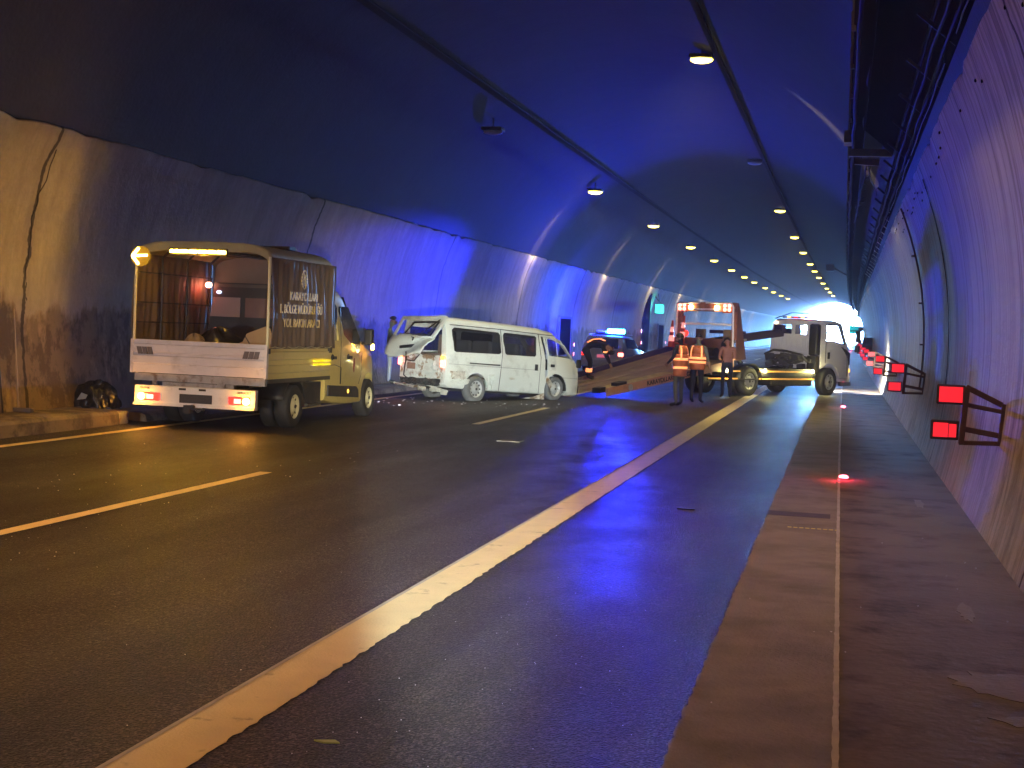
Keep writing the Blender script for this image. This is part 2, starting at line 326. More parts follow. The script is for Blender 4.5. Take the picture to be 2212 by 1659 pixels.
# ------------------------------------------------------------------ mesh helpers
def tag(o, label=None, cat=None, group=None, kind=None):
    if label: o['label'] = label
    if cat: o['category'] = cat
    if group: o['group'] = group
    if kind: o['kind'] = kind
    return o
def thing(name, label, cat, loc=(0, 0, 0), rz=0.0, group=None, rx=0.0):
    o = bpy.data.objects.new(name, None); COL.objects.link(o)
    o.empty_display_size = 0.2
    o.location = loc; o.rotation_euler = (rx, 0, rz)
    return tag(o, label, cat, group)
class MB:
    def __init__(s): s.v = []; s.f = []; s.sm = []
    def add(s, vs, fs, smooth=False):
        n = len(s.v); s.v += [tuple(v) for v in vs]
        s.f += [tuple(i + n for i in f) for f in fs]; s.sm += [smooth] * len(fs); return s
    def box(s, c, d, rot=None):
        x, y, z = (k / 2 for k in d)
        vs = [Vector((a * x, b * y, e * z)) for a in (-1, 1) for b in (-1, 1) for e in (-1, 1)]
        if rot is not None: vs = [rot @ v for v in vs]
        vs = [v + Vector(c) for v in vs]
        return s.add(vs, [(0, 1, 3, 2), (4, 6, 7, 5), (0, 4, 5, 1), (2, 3, 7, 6), (0, 2, 6, 4), (1, 5, 7, 3)])
    def b2(s, x0, x1, y0, y1, z0, z1): return s.box(((x0 + x1) / 2, (y0 + y1) / 2, (z0 + z1) / 2), (x1 - x0, y1 - y0, z1 - z0))
    def cyl(s, p0, p1, r0, r1=None, n=14, smooth=True):
        r1 = r0 if r1 is None else r1
        p0, p1 = Vector(p0), Vector(p1); d = (p1 - p0).normalized()
        a = d.orthogonal().normalized(); b = d.cross(a)
        vs = []
        for p, r in ((p0, r0), (p1, r1)):
            for i in range(n):
                t = 2 * math.pi * i / n; vs.append(p + a * math.cos(t) * r + b * math.sin(t) * r)
        s.add(vs, [(i, (i + 1) % n, n + (i + 1) % n, n + i) for i in range(n)], smooth)
        s.add(vs[:n][::-1], [tuple(range(n))]); s.add(vs[n:], [tuple(range(n))]); return s
    def tube(s, pts, r, n=8):
        pts = [Vector(p) for p in pts]
        for a, b in zip(pts, pts[1:]):
            if (b - a).length > 1e-5: s.cyl(a, b, r, r, n)
        return s
    def bar(s, p0, p1, wd, ht=None):
        ht = ht or wd; p0, p1 = Vector(p0), Vector(p1); d = p1 - p0
        q = d.to_track_quat('Y', 'Z').to_matrix()
        return s.box((p0 + p1) / 2, (wd, d.length, ht), q)
    def prism(s, poly, axis, a0, a1):
        # poly of 2D points; axis 'x': poly=(y,z), 'y': poly=(x,z), 'z': poly=(x,y)
        def P(p, a):
            return {'x': (a, p[0], p[1]), 'y': (p[0], a, p[1]), 'z': (p[0], p[1], a)}[axis]
        n = len(poly); vs = [P(p, a0) for p in poly] + [P(p, a1) for p in poly]
        return s.add(vs, [tuple(range(n))[::-1], tuple(range(n, 2 * n))] + [(i, (i + 1) % n, n + (i + 1) % n, n + i) for i in range(n)])
    def lathe(s, prof, c=(0, 0, 0), n=28, smooth=True):
        # prof: (x, r) about x axis
        vs = []
        for x, r in prof:
            for i in range(n):
                t = 2 * math.pi * i / n; vs.append((c[0] + x, c[1] + r * math.cos(t), c[2] + r * math.sin(t)))
        fs = []
        for k in range(len(prof) - 1):
            for i in range(n):
                fs.append((k * n + i, k * n + (i + 1) % n, (k + 1) * n + (i + 1) % n, (k + 1) * n + i))
        return s.add(vs, fs, smooth)
    def ell(s, c, r, n=14, k=9, noise=0.0, seed=0):
        rnd = random.Random(seed); vs = []; fs = []
        for j in range(k + 1):
            ph = math.pi * j / k
            for i in range(n):
                t = 2 * math.pi * i / n; q = 1 + rnd.uniform(-noise, noise)
                vs.append((c[0] + r[0] * math.sin(ph) * math.cos(t) * q, c[1] + r[1] * math.sin(ph) * math.sin(t) * q, c[2] + r[2] * math.cos(ph) * q))
        for j in range(k):
            for i in range(n): fs.append((j * n + i, (j + 1) * n + i, (j + 1) * n + (i + 1) % n, j * n + (i + 1) % n))
        return s.add(vs, fs, True)
    def grid(s, fn, nu, nv, smooth=True):
        vs = [fn(i / nu, j / nv) for j in range(nv + 1) for i in range(nu + 1)]
        fs = [(j * (nu + 1) + i, j * (nu + 1) + i + 1, (j + 1) * (nu + 1) + i + 1, (j + 1) * (nu + 1) + i) for j in range(nv) for i in range(nu)]
        return s.add(vs, fs, smooth)
    def build(s, name, m, parent=None, bevel=0.0, solid=0.0, sub=0, recalc=True):
        me = bpy.data.meshes.new(name); me.from_pydata(s.v, [], s.f)
        me.polygons.foreach_set("use_smooth", s.sm)
        me.materials.append(M[m] if isinstance(m, str) else m)
        if recalc:
            bm = bmesh.new(); bm.from_mesh(me); bmesh.ops.recalc_face_normals(bm, faces=bm.faces); bm.to_mesh(me); bm.free()
        me.update()
        o = bpy.data.objects.new(name, me); COL.objects.link(o)
        if parent: o.parent = parent
        if solid:
            md = o.modifiers.new("s", 'SOLIDIFY'); md.thickness = solid; md.offset = 0
        if bevel:
            md = o.modifiers.new("b", 'BEVEL'); md.width = bevel; md.segments = 2; md.limit_method = 'ANGLE'; md.angle_limit = R_(40)
        return o
def text(name, s, size, m, parent, loc, rot, depth=0.003, bold=0.0, sx=1.0):
    c = bpy.data.curves.new(name, 'FONT'); c.body = s; c.size = size; c.extrude = depth; c.offset = bold; c.align_x = 'CENTER'; c.align_y = 'CENTER'
    o = bpy.data.objects.new(name, c); COL.objects.link(o)
    bpy.context.view_layer.update()
    me = bpy.data.meshes.new_from_object(o.evaluated_get(bpy.context.evaluated_depsgraph_get()))
    bpy.data.objects.remove(o)
    me.materials.clear(); me.materials.append(M[m])
    me.transform(Matrix.LocRotScale(Vector(loc), rot, Vector((sx, 1, 1))))
    o = bpy.data.objects.new(name, me); COL.objects.link(o); o.parent = parent
    return o
from mathutils import Euler
ROT_REAR = Euler((R_(90), 0, 0)).to_matrix()                 # text facing -y, reading +x
ROT_RIGHT = Euler((R_(90), 0, R_(90))).to_matrix()           # text facing +x, reading +y

def ring(y, w, zb, zt, r, tum, cx=0.0, rb=0.06, n=6, shoulder=0.5):
    """closed section: bottom corners radius rb, tumblehome tum above the shoulder, roof corners radius r"""
    zs = zb + (zt - zb) * shoulder
    wt = w - tum
    half = [(0, zb), (w - rb, zb)]
    for k in range(1, 3): 
        t = math.pi / 2 * k / 2; half.append((w - rb + rb * math.sin(t), zb + rb - rb * math.cos(t)))
    half.append((w, zs)); half.append((w - tum * 0.35, zs + (zt - r - zs) * 0.5)); half.append((wt, zt - r))
    for k in range(1, n): 
        t = math.pi / 2 * k / n; half.append((wt - r + r * math.cos(t), zt - r + r * math.sin(t)))
    half.append((wt - r, zt)); half.append((0, zt + 0.012))
    pts = half + [(-x, z) for x, z in half[-2:0:-1]]
    return [(cx + x, y, z) for x, z in pts]
def loft(rings):
    mb = MB(); n = len(rings[0]); vs = [v for r in rings for v in r]
    fs = [(k * n + i, k * n + (i + 1) % n, (k + 1) * n + (i + 1) % n, (k + 1) * n + i) for k in range(len(rings) - 1) for i in range(n)]
    fs.append(tuple(range(n))[::-1]); fs.append(tuple((len(rings) - 1) * n + i for i in range(n)))
    mb.add(vs, fs, True); return mb
def temp(mb, name="cutter"):
    return mb.build(name, 'black')
def shell(name, stations, m, parent, cuts, inset=0.035, hollow=True, cx=0.0):
    outer = loft([ring(*st, cx=cx) for st in stations]).build(name, m)
    ops = []
    if hollow:
        ins = []
        n = len(stations)
        for i, (y, w, zb, zt, r, t) in enumerate(stations):
            yy = y + (inset if i == 0 else (-inset if i == n - 1 else 0))
            ins.append((yy, w - inset, zb + inset + 0.03, zt - inset, max(0.02, r - inset), t))
        ops.append(temp(loft([ring(*st, cx=cx) for st in ins])))
    ops += [temp(c) for c in cuts]
    for c in ops:
        md = outer.modifiers.new("bool", 'BOOLEAN'); md.operation = 'DIFFERENCE'; md.solver = 'EXACT'; md.object = c
    bpy.context.view_layer.update()
    me = bpy.data.meshes.new_from_object(outer.evaluated_get(bpy.context.evaluated_depsgraph_get()))
    me.name = name
    bpy.data.objects.remove(outer)
    for c in ops: bpy.data.objects.remove(c)
    me.materials.clear(); me.materials.append(M[m])
    for p in me.polygons: p.use_smooth = True; p.material_index = 0
    o = bpy.data.objects.new(name, me); COL.objects.link(o); o.parent = parent
    md = o.modifiers.new("es", 'EDGE_SPLIT'); md.split_angle = R_(32)
    return o
def copy_tree(o, parent=None):
    c = o.copy(); COL.objects.link(c); c.parent = parent
    for ch in list(o.children): copy_tree(ch, c)
    return c

def wheel(parent, x, y, z, r, wdt, side, rimr=None, tyre='rubber', rimm='cream', style='steel', name='wheel', holes=8):
    """side=+1 outer face at +x"""
    rr = rimr or r * 0.58
    h = wdt / 2
    t = MB().lathe([(-h, rr), (-h, r * 0.93), (-h * 0.8, r), (h * 0.8, r), (h, r * 0.93), (h, rr), (h * 0.6, rr * 0.97), (-h * 0.6, rr * 0.97), (-h, rr)], (x, y, z))
    to = t.build(name, tyre, parent)
    s = side
    rim = MB()
    xo = x + s * h
    prof = [(xo - x - s * 0.005, rr * 1.0), (xo - x - s * 0.0, rr * 0.94), (xo - x - s * 0.035, rr * 0.9), (xo - x - s * 0.045, rr * 0.62), (xo - x - s * 0.01, rr * 0.42), (xo - x - s * 0.0, rr * 0.3), (xo - x + s * 0.005, 0.001)]
    rim.lathe(prof, (x, y, z), 32)
    ro = rim.build('rim', rimm, to)
    hl = MB()
    for k in range(holes):
        a = 2 * math.pi * k / holes
        cy_, cz_ = y + math.cos(a) * rr * 0.76, z + math.sin(a) * rr * 0.76
        q = Matrix.Rotation(a, 3, 'X')
        hl.box((xo - s * 0.039, cy_, cz_), (0.012, rr * 0.2, rr * (0.12 if style == 'steel' else 0.2)), q)
    hl.cyl((xo - s * 0.002, y, z), (xo + s * 0.012, y, z), rr * 0.16, n=12)
    hl.build('rim_holes', 'mould', ro)
    return to

# ------------------------------------------------------------------ tunnel structure
CX, CZ, RAD = -4.95, 1.6, 6.45
def arc(z, r=RAD, side=1):
    return CX + side * math.sqrt(max(0, r * r - (z - CZ) ** 2))
YS = [-70 + i * 3.0 for i in range(40)] + [50 + i * 6.4 for i in range(1, 41)]
YS = [y for y in YS if y <= TEND] + [TEND]
YS = sorted(set(YS))
def sweep(prof, ys=None, smooth=True):
    """prof list of (x,z), swept along the tunnel"""
    ys = ys or YS; mb = MB(); n = len(prof)
    vs = [(x + dx(y), y, z + dz(y)) for y in ys for x, z in prof]
    fs = [(k * n + i, k * n + i + 1, (k + 1) * n + i + 1, (k + 1) * n + i) for k in range(len(ys) - 1) for i in range(n - 1)]
    return mb.add(vs, fs, smooth)
# vault, from ledge to ledge, set 6 cm behind the lower lining; closed at its rear end
ledge = 4.22
angs = [math.atan2(3.9 - CZ, math.sqrt((RAD + .06) ** 2 - (3.9 - CZ) ** 2))]
a0 = angs[0]; K = 40
prof = [(CX + (RAD + .06) * math.cos(a0 + (math.pi - 2 * a0) * i / K), CZ + (RAD + .06) * math.sin(a0 + (math.pi - 2 * a0) * i / K)) for i in range(K + 1)]
vault = sweep(prof)
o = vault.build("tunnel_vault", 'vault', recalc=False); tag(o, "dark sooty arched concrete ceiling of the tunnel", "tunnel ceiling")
back = MB(); back.prism([(-13, -1), (3, -1), (3, 9), (-13, 9)], 'y', -70.2, -70)  # added unseen cap, keeps daylight out of the open rear end
tag(back.build("rear_light_block", 'vault'), "added unseen cap shutting daylight out behind the viewer", "wall")
# lower lining with ragged top edge
def lining(side, name, m, label):
    ys = []
    y = -70.0
    while y < 110: ys.append(y); y += 0.35
    while y < TEND: ys.append(y); y += 3.0
    ys.append(TEND)
    rnd = random.Random(3 + side)
    zs = [-0.1 + 4.2 * i / 22 for i in range(23)]
    mb = MB(); vs = []; n = len(zs) + 2; jag = 0
    for y in ys:
        jag = jag * 0.2 + rnd.uniform(-0.010, 0.010) if rnd.random() < 0.88 else rnd.uniform(-0.07, -0.02)
        top = ledge + jag
        for z in zs[:-1]: vs.append((arc(z, RAD, side) + dx(y), y, z + dz(y)))
        vs.append((arc(top, RAD, side) + dx(y), y, top + dz(y)))
        vs.append((arc(top + .03, RAD + .03, side) + dx(y), y, top + .03 + dz(y)))
        vs.append((arc(top - .1, RAD + .10, side) + dx(y), y, top - .1 + dz(y)))
    fs = [(k * n + i, k * n + i + 1, (k + 1) * n + i + 1, (k + 1) * n + i) for k in range(len(ys) - 1) for i in range(n - 1)]
    mb.add(vs, fs, True)
    o = mb.build(name, m, recalc=False); tag(o, label, "tunnel wall"); return o
lining(-1, "tunnel_wall", 'wall_left', "stained concrete left side wall of the tunnel, behind the parked vehicles")
rwall = lining(1, "tunnel_wall", 'wall_right', "streaked concrete right side wall carrying the red panel brackets")

# ground sheets
def strip(name, x0, x1, z, m, ys=None, jag0=0, jag1=0, nx=2, parent=None, seed=1, kind='structure'):
    ys2 = ys or YS; rnd = random.Random(seed); mb = MB(); vs = []
    for y in ys2:
        a = x0 + rnd.uniform(-jag0, jag0); b = x1 + rnd.uniform(-jag1, jag1)
        for i in range(nx): vs.append((a + (b - a) * i / (nx - 1) + dx(y), y, z + dz(y)))
    fs = [(k * nx + i, k * nx + i + 1, (k + 1) * nx + i + 1, (k + 1) * nx + i) for k in range(len(ys2) - 1) for i in range(nx - 1)]
    mb.add(vs, fs, True); o = mb.build(name, m, parent, recalc=False)
    if kind and not parent: o['kind'] = kind
    return o
def fr(a, b, s): 
    r = []; y = a
    while y < b: r.append(y); y += s
    return r + [b]
road = strip("road", -11.6, 1.6, 0.0, 'asphalt')
FINE = fr(-2, 40, 0.06) + fr(40.5, TEND, 3)
g = strip("gutter", -0.60, 0.07, 0.012, 'gutter', FINE, jag0=0.009)
pv = strip("pavement", 0.075, 1.62, 0.03, 'pave_r', fr(-2, 60, .3) + fr(61, TEND, 4), nx=6)
strip("mortar_joint", 0.052, 0.080, 0.034, 'mortar', FINE, jag0=0.003, jag1=0.002)
# left raised pavement with kerb, lower beyond the kerb end
def kerb(y0, y1, zt, name):
    mb = MB()
    ys = fr(y0, y1, 2.5); prof = [(-12.0, zt), (-10.52, zt), (-10.45, zt - .02), (-10.42, zt - .06), (-10.40, -0.02)]
    n = len(prof); vs = [(x + dx(y), y, z + dz(y)) for y in ys for x, z in prof]
    fs = [(k * n + i, k * n + i + 1, (k + 1) * n + i + 1, (k + 1) * n + i) for k in range(len(ys) - 1) for i in range(n - 1)]
    fs += [tuple(range(n)), tuple((len(ys) - 1) * n + i for i in range(n))]
    mb.add(vs, fs); o = mb.build(name, 'pave_l'); o['kind'] = 'structure'; return o
kerb(-40, 19.3, 0.22, "pavement"); kerb(20.15, 300, 0.13, "pavement")
k = MB().b2(-10.9, -10.41, 19.31, 19.62, 0.0, 0.20).build("kerb_end_block", mat("kerb_stripe_paint", (0.2, 0.05, 0.035), 0.7, var=0.4, dirt=((0.4, 0.36, 0.28), 3, 0.5, 0.56)), bevel=0.02)
tag(k, "worn red and white painted kerb end block beside the bin bag", "kerb block")
# markings
FM = fr(-2, 60, 0.05) + fr(61, TEND, 3)
strip("edge_line", -2.60, -2.30, 0.006, 'paint_line', FM, jag0=0.006, jag1=0.01, parent=road, seed=2)
strip("edge_line_ridge", -2.60, -2.575, 0.010, 'mortar', fr(-2, 60, .3), parent=road)
strip("edge_line", -9.88, -9.72, 0.006, 'paint_line', fr(-30, 60, 0.2) + fr(61, TEND, 3), jag1=0.006, parent=road, seed=5)
for i, (a, b) in enumerate([(-8.5, -2.3), (7.2, 14.5), (23.6, 29.7), (38.8, 44.9), (54, 60), (69.2, 75.3), (84.4, 90.5), (99.6, 105.7), (115, 121)]):
    strip("lane_dash", -6.11, -5.97, 0.006, 'paint_line', fr(a, b, 0.2), jag0=0.004, jag1=0.004, parent=road, seed=10 + i)
# small yellow dashed survey line, drain joints and mud patches on the right pavement
mb = MB()
for i in range(9): mb.b2(-0.37 + i * 0.052, -0.37 + i * 0.052 + 0.036, 12.93, 12.965, 0.012, 0.017)
mb.build("chalk_mark", mat("yellow_chalk", (0.7, 0.6, 0.15), 0.9))['kind'] = 'structure'
mb = MB().b2(-0.6, 0.0, 13.75, 14.1, 0.012, 0.016); o = mb.build("gutter_patch", mat("dark_repair", (0.06, 0.045, 0.045), 0.8, var=0.5, vscale=8)); o['kind'] = 'structure'
for c, r in (((0.98, 7.35), (0.42, 0.33)), ((0.86, 9.3), (0.05, 0.35)), ((0.9, 15.5), (0.05, 0.5)), ((1.0, 6.65), (0.25, 0.14))):
    rnd = random.Random(c[1]); pts = [(c[0] + r[0] * math.cos(t) * rnd.uniform(.7, 1.15), c[1] + r[1] * math.sin(t) * rnd.uniform(.7, 1.15)) for t in [2 * math.pi * i / 26 for i in range(26)]]
    MB().prism(pts, 'z', 0.03, 0.034).build("mud_patch", 'patch')['kind'] = 'structure'
mb = MB().b2(0.28, 1.10, 28.4, 28.75, 0.03, 0.036); mb.build("dark_seam", 'black')['kind'] = 'structure'
# outside: ground to the horizon, approach road and a hillside
zE = dz(TEND)
mb = MB().add([(-3000, TEND + .3, zE - .02), (3000, TEND + .3, zE - .02), (3000, 5000, zE - .02), (-3000, 5000, zE - .02)], [(0, 1, 2, 3)])
mb.build("ground", 'outer_ground')['kind'] = 'structure'
mb = MB().add([(-9 + 3.9, TEND, zE), (2 + 3.9, TEND, zE), (14, 900, zE), (2, 900, zE)], [(0, 1, 2, 3)])
mb.build("approach_road", 'asphalt')['kind'] = 'structure'
# tunnel mouth wall seen edge-on from outside
mb = MB()
pp = [(arc(z, RAD + .2, 1) + dx(TEND), z + zE) for z in [-0.2 + i * 0.5 for i in range(17)] if abs(z - CZ) < RAD + .2]
aa = [(-CX * 0 + CX + (RAD + .3) * math.cos(t) + dx(TEND), CZ + zE + (RAD + .3) * math.sin(t)) for t in [R_(-15) + R_(210) * i / 24 for i in range(25)]]
poly = aa + [(-24, -1 + zE), (-24, 14 + zE), (24, 14 + zE), (24, -1 + zE)]
mb.prism(poly, 'y', TEND - .1, TEND + .3)
tag(mb.build("portal_wall", 'recess'), "concrete portal wall around the bright far tunnel mouth", "portal")

# ------------------------------------------------------------------ ceiling lamps
def tunnel_lamp(x, z, y, lit, label, col=WARM, e=260, side=0):
    x += dx(y); z += dz(y)
    t = thing("ceiling_lamp", label, "lamp", (x, y, z), 0, "lamps under the tunnel ceiling")
    hb = MB().b2(-.26, .26, -.22, .22, .0, .09); hb.bar((0, 0, .08), (0, 0, .34), .04); hb.build('housing', 'dark', t, bevel=.02)
    MB().ell((0, 0, -0.02), (.25, .2, .075)).build('diffuser', 'lamp_warm' if lit else 'lamp_off', t)
    if lit and y < 175:
        lamp('SPOT', "lamp_light", (x, y, z - .12), e, col, (x, y, 0), spot=150, blend=1.0, radius=.15)
        # reflector throws a narrow fan across the tunnel onto the nearer haunch
        s = 1 if x > -6 + dx(y) else -1
        lamp('SPOT', "lamp_fan", (x + s * .25, y, z - .05), e * 2.2, (1, .78, .45), (x + s * 2.6, y, z - (1.5 if s > 0 else 2.6)), spot=27, blend=1.0, radius=.1, scale=(1, 1, 1))
    return t
left = [(49.5, 1), (65, 1), (80.8, 1), (95, 1), (109, 1), (122, 1), (134, 1), (150, 1), (165, 1), (181, 1), (197, 1)]
right = [(69.5, 1), (88, 1), (104, 1), (120.5, 1), (134, 1), (149, 1), (166, 1), (184, 1), (202, 1), (222, 1)]
ordn = ["nearest", "second", "third", "fourth", "fifth", "sixth", "seventh", "eighth", "ninth", "tenth", "eleventh"]
for i, (y, l) in enumerate(left):
    tunnel_lamp(-8.72, 6.55, y, 1, "%s glowing yellow ceiling lamp of the left row, counted from the viewer" % ordn[i])
for i, (y, l) in enumerate(right):
    tunnel_lamp(-3.28, 7.75, y, 1, "%s glowing lamp of the right row beyond the big bright one" % ordn[i])
tunnel_lamp(-3.28, 7.72, 31.4, 1, "largest and brightest yellow ceiling lamp, near the top of the picture", e=420)
tunnel_lamp(-8.72, 6.55, 34.6, 0, "unlit grey lamp nearest the viewer on the left ceiling")
tunnel_lamp(-3.28, 7.75, 50.3, 0, "unlit grey lamp between the two nearest lit ones of the right row")
# lamps of the same rows behind and above the viewer
lamp('SPOT', "lamp_light", (-1.8, 13, 7.3), 560, (1, .6, .3), (-3.3, 13, 0), spot=150, blend=1, radius=.2)
lamp('SPOT', "lamp_light", (-3.3, -5, 7.5), 210, (1, .45, .22), (-3, -4, 0), spot=150, blend=1, radius=.2)
lamp('SPOT', "lamp_light", (-8.7, 9.5, 6.4), 300, (1, .45, .14), (-8.9, 9, 0), spot=160, blend=1, radius=.2)

# cable bands on the ceiling beside each row
def along(pts_xz, r, name, m, label, cat, ys, group=None, sag=0, n=6):
    mb = MB()
    for k, (x, z) in enumerate(pts_xz):
        rnd = random.Random(k * 7 + len(name))
        P = [(x + dx(y) + rnd.uniform(-.006, .006), y, z + dz(y) + (-sag * abs(math.sin(y * 0.9 + k)) if sag else 0)) for y in ys]
        mb.tube(P, r, n)
    o = mb.build(name, m); tag(o, label, cat, group); return o
yb = fr(20, 300, 4)
for (cxp, lab) in ((-2.9, "dark sooty cable tray running along the ceiling beside the right row of lamps"), (-8.15, "dark sooty cable tray running along the ceiling beside the left row of lamps")):
    zc = CZ + math.sqrt(RAD ** 2 - (cxp - CX) ** 2) - .12
    ang = math.atan2(zc - CZ, cxp - CX) - math.pi / 2
    t = thing("ceiling_cable_tray", lab, "cable tray", (0, 0, 0), 0, "cable trays under the vault")
    mb = MB(); ca, sa = math.cos(ang), math.sin(ang)
    pr = [(-.07, .09), (-.07, .06), (.07, .06), (.07, .09)]
    P = [(cxp + a * ca - b * sa, zc + a * sa + b * ca) for a, b in pr]
    o = sweep(P, fr(-10, 300, 5), False).build('channel', 'soot', t, solid=.012)
    along([(cxp + .02, zc + .09)], .02, 'cable', 'cable', None, None, fr(-10, 300, 6)).parent = t

# right shoulder: wide cable trays with brackets, hanging cables and junction frame
t = thing("wall_cable_tray", "wide dark cable tray with sagging black cables above the right wall", "cable tray", (0, 0, 0))
def chan(x0, x1, z0, z1, ys, name, m='soot', lip=.07):
    P = [(x0, z0 + lip), (x0, z0), (x1, z1), (x1, z1 + lip)]
    return sweep(P, ys, False).build(name, m, t, solid=.012)
chan(-.02, .2, 5.12, 5.0, fr(-10, 300, 4), 'tray_channel', lip=.28)
chan(.70, .93, 4.62, 4.42, fr(-10, 300, 4), 'tray_channel')
cov = sweep([(.22, 5.2), (.45, 5.02), (.68, 4.8)], fr(-10, 24.4, 2), False).build('cover_plate', 'soot', t, solid=.01)
hm_ = MB().bar((-.02, 0, 5.05), (-.05, 0, 5.75), .04).build('hanger', 'galv', t)
bm2 = MB().bar((.55, 0, 4.75), (.98, 0, 4.40), .035).bar((.96, 0, 4.42), (1.10, 0, 4.32), .035, .05).build('bracket', 'cable', t)
ysb = fr(0.5, 215, 2.2)
for src in (hm_, bm2):
    for y in ysb:
        c = src if y == ysb[0] else src.copy()
        if c is not src: COL.objects.link(c); c.parent = t
        c.location = (dx(y), y, dz(y))

mb = MB()
mb.b2(.0, .7, 24.5, 24.65, 4.8, 4.92); mb.b2(-.09, .05, 24.3, 24.8, 5.0, 5.2); mb.bar((.1, 24.6, 4.72), (.5, 24.6, 4.7), .1)
mb.build('junction_frame', 'dark', t)
yc = fr(-10, 300, 1.6)
def cabs(x, z, r, n, sprd, m, seed):
    rnd = random.Random(seed); mb = MB()
    for k in range(n):
        ox, oz = rnd.uniform(-sprd, sprd), rnd.uniform(-.03, .03); ph = rnd.uniform(0, 6)
        mb.tube([(x + ox + dx(y) + .012 * math.sin(y * 1.7 + ph), y, z + oz + dz(y) - .03 * abs(math.sin(y * .7 + ph))) for y in yc], r, 5)
    return mb.build('cable', m, t)
cabs(.1, 5.03, .018, 4, .1, 'cable', 4); cabs(.8, 4.5, .016, 4, .09, 'cable', 5); cabs(.84, 4.47, .008, 1, .05, 'galv', 6)
# loose wires drooping between the two trays beyond the junction frame
mb = MB(); rnd = random.Random(12); P = []
for i in range(26): P.append((.33 + .02 * rnd.uniform(-1, 1) - i * .004, 25 + i * .55, 4.86 - .12 * math.sin(i / 25 * math.pi) + rnd.uniform(-.015, .015)))
mb.tube(P, .013, 5)
for i in range(3, 22, 2): mb.tube([P[i], (P[i][0] + .09, P[i][1] + .1, P[i][2] + .05)], .007, 4)
mb.tube([(.32, 24.9, 4.8), (.4, 26.5, 4.62), (.5, 28.6, 4.75), (.6, 30, 4.7)], .009, 5)
mb.build('loose_wire', 'cable', t)
# pipe with ties between tray and recess
t2 = thing("wall_pipe", "beige conduit pipe with ties running beneath the cable tray on the right", "pipe")
sweep([(1.02, 4.46), (1.045, 4.44), (1.05, 4.41), (1.03, 4.385), (1.0, 4.39)], fr(-5, 200, 3)).build('pipe', 'galv', t2)
mb = MB()
for y in fr(3, 60, 1.9): mb.bar((.9, y, 4.5), (1.09, y + .03, 4.36), .03, .012)
mb.build('tie', 'cream', t2)
# pale recess strip above the right lining and its anchor holes
rnd = random.Random(9)
for i in range(46):
    if rnd.random() < .3: continue
    y = 8.5 + i * .5 + rnd.uniform(-.15, .15); z = 4.0 - .06 * math.sin(i) + rnd.uniform(-.12, .08)
    MB().ell((arc(z), y, z), (.01, .012, .018), 8, 5).build('anchor_hole', 'void', rwall)
# camera box hanging from the tray far down
t = thing("surveillance_camera", "small dark camera box on an arm under the right cable trays", "camera", (-1.15 + dx(92), 92, 6.3))
MB().box((0, 0, 0), (.5, .7, .42)).build('body', 'black', t, bevel=.04); MB().bar((.2, 0, 0), (1.2, 0, -.5), .1).build('arm', 'dark', t)

# conduit pipes that follow the right wall
def wall_run(y, z0, z1, r, side=1):
    zs = [z0 + (z1 - z0) * i / 24 for i in range(25)]
    return [(arc(z, RAD - .03, side) + dx(y), y + .02 * math.sin(z * 4), z + dz(y)) for z in zs]
t = thing("drain_pipe", "rusty brown vertical pipe clipped up the right wall behind the second bracket", "pipe")
MB().tube(wall_run(26.9, .9, 4.15, 0), .018, 6).build('pipe', 'rust', t)
for z in (1.7, 2.45, 3.3): MB().box((arc(z, RAD - .04), 26.9, z), (.06, .16, .03)).build('clip', 'rust', t)
t = thing("cable_line", "thin black cable curving down the right wall in front of the bluish patch", "cable")
MB().tube(wall_run(20.7, 1.0, 4.0, 0), .007, 5).build('wire', 'cable', t)

# ------------------------------------------------------------------ bracket panels on the right wall
def bracket(y, label):
    x = arc(1.05) + dx(y)
    t = thing("wall_bracket_sign", label, "reflector bracket", (x, y, 1.02 + dz(y)), 0, "red reflective panels on brackets along the right wall")
    f = MB()
    f.bar((0.0, 0, -.20), (0.02, 0, .17), .05, .09)           # wall post
    f.bar((-.02, 0, .16), (-.34, 0, .31), .03, .05)
    f.bar((-.02, 0, .10), (-.34, 0, .15), .03, .04)
    f.bar((-.02, 0, -.12), (-.36, 0, -.07), .03, .05)
    f.bar((-.02, 0, -.19), (-.38, 0, -.20), .03, .04)
    f.bar((-.33, 0, .31), (-.36, 0, -.21), .045, .05)
    f.build('frame', 'rust', t, bevel=.006)
    for n_, (cxx, czz) in enumerate(((-.47, .235), (-.51, -.09))):
        q = MB().box((cxx, .0, czz), (.25, .03, .18)); q.build('panel_back', 'mould', t, bevel=.012)
        pm = MB()
        if n_ and y < 20:
            pm.box((cxx - .035, -.019, czz), (.13, .01, .13)); pm.box((cxx + .07, -.019, czz - .003), (.065, .01, .12))
        else: pm.box((cxx, -.019, czz), (.205, .01, .14))
        pm.build('red_panel', 'red_panel', t, bevel=.003)
    return t
for i in range(17):
    y = 13.5 + 12.55 * i
    lab = ("nearest wall bracket with two red panels, the lower one cracked" if i == 0 else
           "%s bracket with red panels along the right wall, counted from the viewer" % (ordn[i] if i < 11 else ["twelfth", "thirteenth", "fourteenth", "fifteenth", "sixteenth", "seventeenth"][i - 11]))
    bracket(y, lab)
def marker(y, label, x=.12):
    t = thing("kerb_marker_light", label, "marker light", (x + dx(y), y, .03 + dz(y)), 0, "red lights along the pavement edge")
    MB().cyl((0, 0, 0), (0, 0, .018), .055, .05, 14).build('base', 'galv', t)
    MB().ell((0, -.005, .028), (.055, .04, .024)).build('lens', 'led_red', t)
    if y < 80: lamp('POINT', "marker_glow", (x + dx(y), y - .10, .12 + dz(y)), 2.2, (1, .03, .08), radius=.02)
